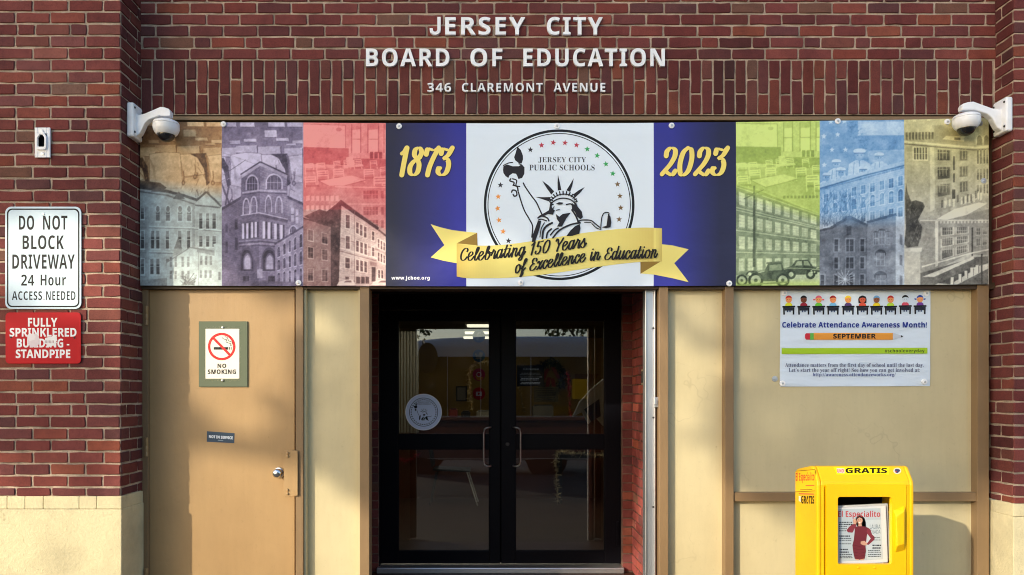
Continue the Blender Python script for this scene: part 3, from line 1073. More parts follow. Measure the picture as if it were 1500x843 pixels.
def rrect(x0, x1, y0, y1, r, n=6):
    out = []
    for cx, cy, a0 in ((x1 - r, y0 + r, -90), (x1 - r, y1 - r, 0), (x0 + r, y1 - r, 90), (x0 + r, y0 + r, 180)):
        for k in range(n + 1):
            a = R(a0 + 90 * k / n)
            out.append((cx + r * math.cos(a), cy + r * math.sin(a)))
    return out

def plate(t, name, x0, x1, y0, y1, r, Y, th, col, m=None, bev=0.001):
    b = MB()
    b.prism([P(x, y, Y) for x, y in rrect(x0, x1, y0, y1, r)], (0, th, 0), col)
    return b.build(name, m or M_sign, t, bevel=bev)

INK = rgb(22, 24, 28)
# driveway sign
Y = YL - 0.004
t = thing('driveway_sign', 'white metal sign with black rounded border reading DO NOT BLOCK DRIVEWAY', 'sign', P(63.5, 378, Y))
plate(t, 'sign_plate', 7.5, 119, 303, 453, 9, Y - 0.003, 0.003, rgb(206, 224, 234))
b = MB()
o1, o2 = rrect(10.2, 116.3, 305.8, 450.3, 7.5), rrect(12.2, 114.3, 307.8, 448.3, 6)
n = len(o1)
Yp = Y - 0.0033
for i in range(n):
    k = (i + 1) % n
    b.poly([P3(*q, Yp, 0.0002) for q in (o1[i], o1[k], o2[k], o2[i])], INK)
b.build('border_line', M_sign, t)
for body, x0, x1, yt, yb, fo, of in (('DO', 27.8, 50, 316, 337, 'bold', 0), ('NOT', 63, 98.7, 316, 337, 'bold', 0), ('BLOCK', 33, 93.5, 345, 365.5, 'bold', 0), ('DRIVEWAY', 18, 109.5, 373, 394, 'bold', 0),
                             ('24', 31, 50, 402.6, 418.7, 'bold', -0.004), ('Hour', 59.5, 96.5, 402.6, 418.7, 'bold', -0.006), ('ACCESS', 17.5, 61.5, 427, 439.8, 'bold', -0.008), ('NEEDED', 67.5, 110.5, 427, 439.8, 'bold', -0.008)):
    b = MB()
    text_to(b, body, x0, x1, yt, yb, Yp, INK, fo, of, 1.06)
    b.build('lettering', M_sign, t)
for x, y in ((63.5, 438.5), (64, 314)):
    b = MB()
    b.lathe([(0.0001, -0.004), (0.004, -0.0035), (0.006, 0)], P(x, y, Y - 0.0032), 'y', 14)
    b.build('screw', M_alu, t)

# red sprinkler sign with torn sticker remains
t = thing('sprinkler_sign', 'red metal sign with torn white sticker remains reading FULLY SPRINKLERED', 'sign', P(63.5, 496, Y))
plate(t, 'sign_plate', 8, 118.5, 458, 533, 6, Y - 0.003, 0.003, rgb(184, 14, 28))
WHT = rgb(238, 236, 236)
for body, x0, x1, yt, yb in (('FULLY', 41, 84, 466, 479), ('SPRINKLERED', 14, 112, 480.7, 493.6), ('BUILDING -', 24.5, 101.5, 496.3, 509.5), ('STANDPIPE', 23, 103, 512.2, 525)):
    b = MB()
    text_to(b, body, x0, x1, yt, yb, Yp, WHT, 'bold', 0.012, 1.0)
    b.build('lettering', M_sign, t)
b = MB()
rs = random.Random(3)
def torn(cx, cy, rx, ry, col):
    b.art([(cx + rx * rs.uniform(.7, 1.15) * math.cos(a), cy + ry * rs.uniform(.7, 1.15) * math.sin(a)) for a in [2 * math.pi * k / 18 for k in range(18)]], Yp - 0.0004, col)
torn(49.5, 500, 9.5, 10.5, rgb(224, 208, 210)); torn(46, 494, 6, 6, rgb(232, 222, 222)); torn(73, 500.5, 10.5, 7, rgb(236, 232, 230)); torn(79, 497, 5, 6, rgb(240, 238, 236))
for k in range(7):
    b.art([(66 + k * 2.0, 499), (67 + k * 2.0, 499), (66.7 + k * 2.0, 503), (65.7 + k * 2.0, 503)], Yp - 0.0005, rgb(180, 150, 150))
b.build('sticker_remains', M_paper, t)
for x, y in ((16, 494.5), (109, 495)):
    b = MB()
    b.lathe([(0.0001, -0.0035), (0.004, -0.003), (0.006, 0)], P(x, y, Y - 0.0032), 'y', 14)
    b.build('screw', M_dark, t)

# ------------------------------------------------------------------ signs on the steel door
Y = YD - 0.002
t = thing('smoking_sign', 'NO SMOKING sign in a clear cover on a grey green backing plate', 'sign', P(327, 519, Y))
plate(t, 'backing_plate', 291, 362.5, 471, 567, 0.6, Y - 0.008, 0.008, rgb(100, 108, 88), bev=0.002)
Y -= 0.0085
plate(t, 'sign_plate', 301, 350.5, 482, 555, 0.5, Y - 0.002, 0.002, rgb(236, 232, 218), bev=0)
Yp = Y - 0.0023
RED = rgb(200, 40, 44)
b = MB()
text_to(b, 'NO', 318.6, 331.5, 533, 539.3, Yp, INK, 'bold', 0.02, 1.1)
b.build('lettering', M_sign, t)
b = MB()
text_to(b, 'SMOKING', 304.3, 345.7, 541.5, 548.3, Yp, INK, 'bold', 0.02, 1.1)
b.build('lettering', M_sign, t)
b = MB()
b.art([(313, 508.8), (334.5, 508.8), (334.5, 512.6), (313, 512.6)], Yp, INK)
for x in (335.6, 338):
    b.art([(x, 508.8), (x + 1.2, 508.8), (x + 1.2, 512.6), (x, 512.6)], Yp, INK)
b.strip(spline([(337, 507), (338, 504), (334, 502.5), (331, 501), (332, 498), (328, 497), (325.5, 495)]), Yp, 0.9, INK)
b.strip(spline([(339.5, 507), (340, 502), (336, 500), (334.5, 499), (333, 495), (329.5, 493.5)]), Yp, 0.9, INK)
b.ring(324.8, 508, Yp, 16.6, 20.2, RED, 64)
b.depth += 0.0002
b.strip([(312.5, 495.5), (337, 520.5)], Yp, 3.6, RED, False)
b.build('prohibition_symbol', M_sign, t)
b = MB()
b.prism([P(x, y, Y - 0.0055) for x, y in rrect(299, 353, 478.5, 558.5, 2)], (0, 0.002, 0))
b.build('clear_cover', M_clear, t)
for x, y in ((326, 480), (325.7, 557.5)):
    b = MB()
    b.lathe([(0.0001, -0.004), (0.005, -0.003), (0.007, 0)], P(x, y, Y - 0.006), 'y', 14)
    b.build('screw', M_alu, t)

t = thing('service_sticker', 'small slate blue sticker on the steel door reading NOT IN SERVICE', 'sticker', P(323, 640, YD))
b = MB()
Ys = YD - 0.0015
b.prism([P(x, y, Ys) for x, y in ((303.2, 632), (343.6, 635), (343, 649.5), (302.8, 647.5))], (0, 0.001, 0), rgb(66, 82, 98))
b.build('sticker_sheet', M_sign, t)
b = MB()
text_to(b, 'NOT IN SERVICE', 306, 341, 637.6, 641.9, Ys - 0.0003, rgb(225, 232, 238), 'bold', 0.03, 1.0, skew=0.06)
b.art([(319, 644.6), (327, 645), (327, 646), (319, 645.6)], Ys - 0.0003, rgb(150, 165, 178))
b.build('lettering', M_sign, t)

# ------------------------------------------------------------------ the long banner
BX0, BX1 = 205.5, 1448.0
BX = [205.5, 325, 444.5, 565, 683, 957.5, 1078, 1200.5, 1324.5, 1448]
def bow(x, y):
    k = (x - 820) / 620.0
    top = 2.4 - 2.4 * k * k - (2.2 * k if k > 0 else 0) - (3.0 * max(0, k) ** 2)
    bot = 1.2 - 1.2 * k * k - 1.6 * max(0, k)
    f_ = (y - 178.5) / 240.0
    rip = 0.0
    return y + top * (1 - f_) + bot * f_
banner = thing('anniversary_banner', 'long vinyl banner above the doors with tinted school photos and a round statue emblem', 'banner', P(826, 418, YBN))

def grid_print(name, x0, x1, nx, ny, colfn, parent, mat_=None, lift=0.0, y0=178.5, y1=418.5):
    """a sheet of vinyl with its printed colour per vertex"""
    xs, ys = np.linspace(x0, x1, nx), np.linspace(y0, y1, ny)
    gx, gy = np.meshgrid(xs, ys)
    c = colfn(gx, gy).reshape(-1, 3).astype(np.float32)
    lin = np.where(c <= 0.04045, c / 12.92, ((c + 0.055) / 1.055) ** 2.4)
    lin = np.concatenate([lin, np.ones((len(lin), 1), np.float32)], 1).astype(np.float32)
    off = root_loc(parent)
    k = (gx - 820) / 620.0
    top = 2.4 - 2.4 * k * k - 2.2 * np.maximum(k, 0) - 3.0 * np.maximum(0, k) ** 2
    bot = 1.2 - 1.2 * k * k - 1.6 * np.maximum(0, k)
    f_ = (gy - 178.5) / 240.0
    yy = gy + top * (1 - f_) + bot * f_
    e = np.sin(np.pi * np.clip((gy - 178) / 240, 0, 1))
    d = 0.003 * e + 0.0013 * np.exp(-((gy - 195) / 8) ** 2) + 0.001 * np.exp(-((gy - 409) / 7) ** 2) + 0.0022 * np.sin(gx / 31.0 + 0.8 * np.sin(gy / 60)) * np.exp(-((gy - 185) / 22) ** 2) + 0.0012 * np.sin(gx / 23.0 + 1.3) * np.exp(-((gy - 414) / 16) ** 2)
    s = S(YBN)
    V = np.stack([(gx - CX) / s - off.x, YBN - d - lift - off.y, EYE + (HY - yy) / s - off.z], -1).reshape(-1, 3)
    i = np.arange(nx * ny).reshape(ny, nx)
    Fq = np.stack([i[1:, :-1], i[1:, 1:], i[:-1, 1:], i[:-1, :-1]], -1).reshape(-1, 4)
    me = bpy.data.meshes.new(name)
    me.vertices.add(len(V)); me.vertices.foreach_set('co', V.astype(np.float32).ravel())
    me.loops.add(Fq.size); me.loops.foreach_set('vertex_index', Fq.astype(np.int32).ravel())
    me.polygons.add(len(Fq)); me.polygons.foreach_set('loop_start', np.arange(0, Fq.size, 4, dtype=np.int32))
    me.polygons.foreach_set('use_smooth', np.ones(len(Fq), dtype=bool))
    ca = me.color_attributes.new('Col', 'FLOAT_COLOR', 'POINT')
    ca.data.foreach_set('color', lin.ravel())
    me.update(calc_edges=True)
    me.validate()
    me.materials.append(mat_ or M_print)
    o = bpy.data.objects.new(name, me)
    COL.objects.link(o)
    o.parent = parent
    return o
def arr(c):
    return np.array(c, float) / 255.0
# blue fields: navy fading to slate, as printed
def blue_l(gx, gy):
    k = np.clip((gx - 575) / 95, 0, 1)[..., None]
    c = arr((44, 46, 66)) * (1 - k) + arr((60, 60, 164)) * k
    v_ = np.clip((gy - 178) / 150, 0, 1)[..., None]
    dark = arr((34, 32, 74)) * (1 - k) * 0 + c * 0.82 + arr((16, 10, 60)) * 0.18
    return dark * (1 - v_) + c * v_
def blue_r(gx, gy):
    k = np.clip((gx - 985) / 70, 0, 1)[..., None]
    c = arr((60, 62, 160)) * (1 - k) + arr((46, 48, 78)) * k
    v_ = np.clip((gy - 178) / 170, 0, 1)[..., None]
    dark = c * 0.84 + arr((14, 10, 56)) * 0.16
    return dark * (1 - v_) + c * v_
grid_print('blue_field', BX[3], BX[4], 60, 160, blue_l, banner)
grid_print('blue_field', BX[5], BX[6], 60, 160, blue_r, banner)
grid_print('white_field', BX[4], BX[5], 110, 160, lambda gx, gy: np.ones(gx.shape + (3,)) * arr((230, 241, 251)), banner)

YEL = rgb(250, 226, 118)
for body, x0, x1 in (('1873', 583, 660), ('2023', 967, 1063)):
    b = MB()
    script_text(b, body, x0, x1, 56, lambda x: 257, YA, rgb(26, 22, 44), 0.13, 0.042, 0.12, 0.5, 0.5, 0.9, 0.9)
    b.depth += 0.0003
    script_text(b, body, x0, x1, 56, lambda x: 257, YA, YEL, 0.13, 0.042, 0.12, 0, 0, 0, 0.9)
    b.build('year_lettering', M_print, banner)
b = MB()
text_to(b, 'www.jcboe.org', 573.5, 629.5, 404.6, 411.6, YA, rgb(240, 242, 250), 'bold', 0.0, 1.12)
b.build('web_address', M_print, banner)

# round emblem
em = MB()
em.ring(819, 300.5, YA, 106.6, 110.3, INK, 128)
em.ring(819, 300.5, YA, 103.6, 104.8, INK, 128)
emblem = em.build('round_emblem', M_print, banner)
z6 = lambda pts: [(690 + x * 0.29652, 170 + y * 0.29652) for x, y in pts]
def star(b, x, y, r, col, rot=0):
    b.art([(x + (r if k % 2 == 0 else r * 0.42) * math.sin(rot + math.pi * k / 5), y - (r if k % 2 == 0 else r * 0.42) * math.cos(rot + math.pi * k / 5)) for k in range(10)], YA, col)
DK, RD_, GN, BR, OG = rgb(52, 48, 56), rgb(186, 58, 76), rgb(62, 172, 96), rgb(124, 100, 68), rgb(240, 158, 70)
for (x, y), c in zip([(293, 168), (348, 146), (406, 133), (464, 134), (521, 145), (574, 165), (623, 197), (666, 239), (700, 286), (723, 339), (735, 397), (739, 455), (731, 512), (145, 343), (134, 400), (131, 458), (138, 516), (158, 572), (185, 618)],
                      [DK, RD_, RD_, RD_, RD_, GN, GN, GN, GN, BR, BR, BR, BR, DK, OG, OG, OG, OG, DK]):
    b = MB()
    (sx, sy), = z6([(x, y)])
    star(b, sx, sy, 4.5, c, random.uniform(-.2, .2))
    b.build('printed_star', M_print, emblem)
b = MB()
text_to(b, 'JERSEY CITY', 788.6, 858.4, 230.6, 239.2, YA, rgb(58, 58, 66), 'serif', -0.004, 1.05)
text_to(b, 'PUBLIC SCHOOLS', 775.4, 871, 241.7, 250.3, YA, rgb(58, 58, 66), 'serif', -0.004, 1.05)
b.build('emblem_lettering', M_print, emblem)
b = MB()
K = rgb(34, 30, 36)
def A(pts): b.art(z6(pts), YA, K)
def Lz(pts, w): b.strip(z6(spline(pts, 5)), YA, w * 0.2965, K); b.step()
def Wz(pts): b.depth += 0.00005; b.art(z6(pts), YA, rgb(230, 241, 251))
A([(230, 153), (224, 170), (219, 188), (213, 205), (218, 220), (238, 236), (250, 236), (257, 215), (256, 197), (246, 170)])
A([(158, 268), (160, 250), (178, 241), (205, 250), (235, 250), (250, 240), (264, 262), (263, 288), (252, 308), (234, 313), (229, 300), (222, 287), (205, 285), (190, 295), (184, 308), (170, 298), (160, 283)])
Lz([(160, 246), (185, 234), (205, 231)], 5); Lz([(236, 238), (250, 244), (262, 258)], 5)
Lz([(196, 312), (192, 322), (212, 330), (208, 345)], 7); Lz([(205, 312), (225, 320), (222, 345), (240, 350)], 6); Lz([(214, 345), (228, 352), (232, 372)], 7)
Lz([(200, 378), (206, 368), (222, 372), (226, 392), (214, 398), (208, 390)], 7)
Lz([(234, 378), (246, 420), (264, 470), (290, 515), (304, 548), (300, 600)], 6.5)
Lz([(258, 333), (268, 352), (295, 392), (322, 428), (338, 462), (352, 492)], 6.5)
A([(318, 402), (360, 403), (394, 402), (386, 424), (350, 412)])
A([(351, 321), (383, 345), (410, 374), (396, 390), (372, 356)])
A([(429, 291), (438, 330), (446, 368), (428, 370), (427, 330)])
A([(507, 309), (500, 345), (489, 377), (471, 369), (490, 338)])
A([(561, 353), (538, 382), (514, 404), (503, 390), (530, 370)])
for k in range(15):
    a = R(200 - k * 15.5)
    x, y = 456 + 66 * math.cos(a), 424 - 50 * math.sin(a)
    if k < 14: Lz([(x, y), (456 + 54 * math.cos(a), 426 - 36 * math.sin(a))], 6)
Lz([(388, 424), (420, 398), (456, 388), (496, 396), (524, 424)], 5); Lz([(396, 432), (424, 414), (456, 408), (492, 416), (514, 436)], 6)
A([(392, 424), (402, 432), (398, 452), (412, 470), (404, 490), (380, 486), (352, 500), (330, 498), (360, 482), (384, 468), (388, 448)])
A([(418, 436), (434, 428), (456, 430), (450, 438), (434, 440)])
Lz([(470, 440), (490, 436), (500, 444)], 6); Lz([(410, 450), (404, 464), (412, 470)], 4); Lz([(420, 468), (436, 464)], 4)
A([(418, 486), (436, 500), (452, 486), (492, 480), (470, 508), (448, 548), (424, 548), (436, 528), (424, 512)])
A([(496, 430), (508, 440), (518, 430), (526, 450), (546, 474), (552, 502), (540, 512), (524, 500), (512, 476), (498, 462)])
Lz([(498, 466), (516, 494), (528, 520), (538, 530)], 8)
Lz([(330, 506), (350, 496), (376, 506), (384, 520)], 7); Lz([(332, 516), (348, 512), (372, 520)], 6)
A([(330, 520), (346, 520), (340, 552), (328, 590), (316, 622), (300, 625), (304, 590), (318, 552)])
Lz([(352, 606), (356, 570), (372, 546), (400, 530)], 10); Lz([(372, 604), (378, 578), (396, 560)], 8); Lz([(340, 600), (346, 560), (362, 530)], 5)
Lz([(404, 604), (430, 572), (460, 552), (500, 536), (536, 530)], 8); Lz([(392, 590), (412, 566), (430, 556)], 7)
A([(470, 596), (492, 566), (514, 546), (536, 536), (540, 556), (534, 584), (500, 594)])
Lz([(526, 524), (548, 516), (590, 518), (612, 534), (640, 556)], 6); Lz([(560, 528), (592, 528)], 4); Lz([(596, 534), (620, 556), (640, 562)], 5)
Lz([(640, 548), (646, 500), (660, 480), (680, 482), (676, 500)], 5)
A([(676, 484), (688, 500), (692, 528), (688, 552), (664, 556), (644, 552), (668, 544), (672, 516)])
b.build('statue_drawing', M_print, emblem)
# ribbon
b = MB()
b.depth = 0.0010
GA, GB_, GC, GD = rgb(216, 188, 96), rgb(242, 226, 130), rgb(190, 156, 70), rgb(150, 120, 52)
def quads(top, bot, cols):
    for i in range(len(top) - 1):
        d = b.depth
        b.v.extend([P3(*top[i], YA, d), P3(*top[i + 1], YA, d), P3(*bot[i + 1], YA, d), P3(*bot[i], YA, d)])
        n = len(b.v)
        b.f.append((n - 4, n - 3, n - 2, n - 1)); b.c.append(cols(i / (len(top) - 1))); b.m.append(0)
mixc = lambda a, c, k: tuple(a[i] + (c[i] - a[i]) * k for i in range(4))
tl = spline([(631, 329), (646, 334), (668, 338), (699, 341.5)], 5); bl = spline([(631, 377.5), (646, 382), (660, 385), (699, 390)], 5)
b.art([(631, 329), (645, 333.5), (662, 337.5), (680, 339.8), (699, 341.5), (699, 389), (669, 386), (650, 382.5), (631, 377.5), (651, 359.5)], YA, GB_)
b.art([(957, 357), (985, 360), (1008.5, 365.7), (987.6, 386), (1008.5, 413.7), (985, 408), (957, 402.5), (938, 401)], YA, GB_)
b.depth += 0.0002
b.art([(669, 357), (699, 341.5), (699.5, 360)], YA, GD)
b.art([(938, 383), (970, 382), (938, 401.5)], YA, GD)
b.depth += 0.0002
topc = spline([(669, 356.5), (684, 359.5), (715, 360.3), (750, 357.8), (800, 350.5), (850, 342.5), (900, 336.5), (940, 334), (969.5, 335)], 8)
botc = spline([(669, 405.5), (684, 407.8), (715, 408), (750, 407), (800, 402), (850, 395), (900, 388), (940, 384), (969.5, 383.5)], 8)
quads(topc, botc, lambda k: mixc(GA, GB_, min(1, max(0, math.sin(k * 3.1) * 1.2))) if k < 0.93 else mixc(GB_, GC, (k - 0.93) / 0.07 * 0.7))
rib = b.build('ribbon', M_print, banner)
b = MB()
b.depth = 0.0022
script_text(b, 'Celebrating 150 Years', 673.5, 858, 25, lambda x: 382 - max(0, x - 700) * 0.105 - max(0, x - 780) * 0.035, YA, rgb(30, 26, 24), 0.104, 0.036, 0.2, 0, 0, 0, 0.93)
script_text(b, 'of Excellence in Education', 754, 962, 24, lambda x: 401 - (x - 754) * 0.166 + max(0, x - 868) * 0.125, YA, rgb(30, 26, 24), 0.104, 0.036, 0.2, 0, 0, 0, 0.93)
b.build('ribbon_lettering', M_print, rib)

def washer(px, py, Y, parent, r=4.2, col=None, name='washer'):
    k = r / S(Y)
    b = MB()
    b.lathe([(0.0001, -0.004), (k * 0.3, -0.004), (k * 0.42, -0.002), (k * 0.95, -0.0015), (k, 0.001), (k, 0.006)], P(px, py, Y), 'y', 22)
    o = b.build(name, col or M_whitep, parent, smooth=40)
    b = MB()
    b.lathe([(0.0001, -0.0065), (k * 0.3, -0.006), (k * 0.38, -0.004)], P(px, py, Y), 'y', 12)
    if parent is not None:
        b.build('screw', M_alu, o if o.parent is None or o.parent.parent is None else o.parent, smooth=40)
    return o
for x, y in ((327, 182), (584.5, 185), (816, 184.5), (984, 184), (1227.5, 177.5), (1388, 178.5), (437, 414.5), (763, 414), (1068.5, 415.5)):
    washer(x, y, YBN - 0.007, banner)
for x, y in ((1441, 265), (1436, 181)):
    washer(x, y, YBN - 0.005, banner, 4, M_alu)

# ------------------------------------------------------------------ attendance poster
YQ = YP - 0.004
poster = thing('attendance_poster', 'white vinyl poster with a row of printed pupils at desks and a pencil', 'poster', P(1252, 567, YQ))
PCN = [(1143, 425.3), (1362.8, 424), (1362, 566), (1142, 566.7)]
def poster_sheet():
    nx, ny = 90, 60
    bmv = MB()
    V = []
    for j in range(ny):
        for i in range(nx):
            a, c = i / (nx - 1), j / (ny - 1)
            x = (PCN[0][0] * (1 - a) + PCN[1][0] * a) * (1 - c) + (PCN[3][0] * (1 - a) + PCN[2][0] * a) * c
            y = (PCN[0][1] * (1 - a) + PCN[1][1] * a) * (1 - c) + (PCN[3][1] * (1 - a) + PCN[2][1] * a) * c
            w = 0.0012 * math.sin(a * 9 + c * 14) * c + 0.0012 * math.sin(a * 22 - c * 10 + 1) * (a * c) + 0.001 * math.sin(a * 31 + 5 * c) * math.exp(-(c * 8) ** 2)
            V.append((wx(x, YQ), YQ - 0.002 - w, wz(y, YQ)))
    Fs = [(j * nx + i, (j + 1) * nx + i, (j + 1) * nx + i + 1, j * nx + i + 1) for j in range(ny - 1) for i in range(nx - 1)]
    bmv.add(V, Fs, rgb(216, 228, 240))
    return bmv.build('poster_sheet', M_sheet, poster, smooth=80)
poster_sheet()
YK = YQ - 0.0058
zp = lambda x, y: (1120 + x / 5.108, 415 + y / 5.108)
HAIR = [(196, 44, 40), (18, 14, 16), (228, 96, 120), (150, 20, 28), (238, 206, 50), (20, 14, 16), (110, 170, 216), (196, 40, 36), (16, 14, 18), (40, 74, 170)]
SKIN = [(238, 150, 90), (120, 66, 44), (238, 160, 100), (232, 146, 90), (226, 150, 80), (206, 90, 60), (150, 90, 56), (232, 150, 90), (206, 220, 232), (238, 160, 100)]
SHRT = [(214, 214, 40), (150, 30, 50), (110, 196, 60), (120, 186, 226), (84, 60, 110), (222, 84, 60), (240, 210, 30), (180, 216, 60), (214, 80, 100), (116, 60, 150)]
for k, cx in enumerate((181, 293, 405, 512, 625, 733, 838, 943, 1053, 1163)):
    b = MB()
    dy = -4 if k > 7 else 0
    q = lambda pts: [zp(cx + x, y + dy) for x, y in pts]
    ell = lambda x, y, rx, ry, a0=0, a1=360, n=20: [(x + rx * math.cos(R(a0 + (a1 - a0) * i / n)), y + ry * math.sin(R(a0 + (a1 - a0) * i / n))) for i in range(n + (0 if a1 - a0 == 360 else 1))]
    hair, skin, shirt = rgb(*HAIR[k]), rgb(*SKIN[k]), rgb(*SHRT[k])
    if k == 5:
        b.art(q([(-30, 150), (-32, 118), (-22, 100), (0, 94), (22, 100), (30, 118), (28, 150)]), YK, hair)
    if k in (2, 9):
        for s in (-1, 1):
            b.art(q([(s * 24, 120), (s * 42, 118), (s * 40, 130), (s * 26, 128)]), YK, hair)
    b.art(q([(-27, 171), (-25, 158), (-14, 148), (14, 148), (25, 158), (27, 171)]), YK, shirt)
    b.art(q(ell(0, 124, 23, 25)), YK, skin)
    b.art(q(ell(0, 122, 26, 29, 190, 350, 14) + [(20, 112), (0, 108), (-18, 114)]), YK, hair)
    for s in (-8, 8):
        b.art(q(ell(s, 124, 2.2, 2.6, 0, 360, 8)), YK, rgb(40, 30, 30))
    b.art(q([(-48, 171), (48, 169), (48, 181), (-48, 183)]), YK, rgb(18, 18, 22))
    b.art(q([(-32, 182), (32, 182), (30, 206), (-30, 206)]), YK, rgb(40, 42, 54))
    for s in (-1, 1):
        b.art(q([(s * 42, 182), (s * 32, 182), (s * 29, 236), (s * 41, 236)]), YK, rgb(18, 18, 22))
        b.art(q([(s * 4, 206), (s * 14, 206), (s * 14, 218), (s * 4, 218)]), YK, rgb(70, 90, 130))
    b.build('printed_pupil', M_sheet, poster)
b = MB()
text_to(b, 'Celebrate Attendance Awareness Month!', 1145.8, 1357.8, 471.6, 480.2, YK, rgb(28, 52, 140), 'bold', 0.012, 1.05)
b.build('poster_lettering', M_sheet, poster)
b = MB()
text_to(b, 'Attendance matters from the first day of school until the last day.', 1150, 1353, 532, 539.5, YK, rgb(84, 90, 120), 'serif', 0.0, 1.03)
b.build('poster_lettering', M_sheet, poster)
b = MB()
text_to(b, 'Let\u2019s start the year off right! See how you can get involved at:', 1155.3, 1347.5, 539.3, 546.8, YK, rgb(84, 90, 120), 'serif', 0.0, 1.03)
b.build('poster_lettering', M_sheet, poster)
b = MB()
text_to(b, 'http://awareness.attendanceworks.org/', 1190.5, 1312, 546.2, 553, YK, rgb(70, 84, 140), 'serif', 0.0, 1.03)
b.build('poster_lettering', M_sheet, poster)
b = MB()
py = lambda *pts: [zp(x, y) for x, y in pts]
b.art(py((303, 385), (310, 375), (340, 375), (340, 423), (310, 423), (303, 412)), YK, rgb(200, 44, 60))
b.art(py((340, 374), (368, 374), (368, 424), (340, 424)), YK, rgb(96, 176, 70))
b.art(py((368, 373), (960, 373), (960, 424), (368, 424)), YK, rgb(226, 150, 56))
b.art(py((368, 373), (960, 373), (960, 384), (368, 384)), YK, rgb(236, 164, 66))
b.art(py((960, 373), (1030, 393), (1030, 404), (960, 424)), YK, rgb(196, 202, 212))
b.art(py((1020, 389), (1038, 399), (1020, 408)), YK, rgb(40, 40, 44))
text_to(b, 'SEPTEMBER', 1220.4, 1283.2, 489.3, 496.4, YK - 0.0002, rgb(20, 18, 16), 'bold', 0.02, 1.0)
b.build('printed_pencil', M_sheet, poster)
b = MB()
b.art([(1145, 510.3), (1358.5, 509.8), (1358.5, 518.3), (1145, 518.9)], YK, rgb(164, 200, 40))
text_to(b, '#schooleveryday', 1296, 1354.3, 511.5, 518, YK - 0.0002, rgb(40, 44, 20), 'bold', 0.0, 1.1)
b.build('green_bar', M_sheet, poster)
for x, y in ((1149, 429.5), (1357.5, 430), (1354.5, 559.5), (1146.5, 562)):
    washer(x, y, YQ - 0.008, poster, 4.2)
o = washer(1135, 555.3, YP - 0.004, None, 4.2, M_alu, 'screw_washer')
tag(o, 'lone grey screw and washer in the cream board beside the white poster', 'screw')
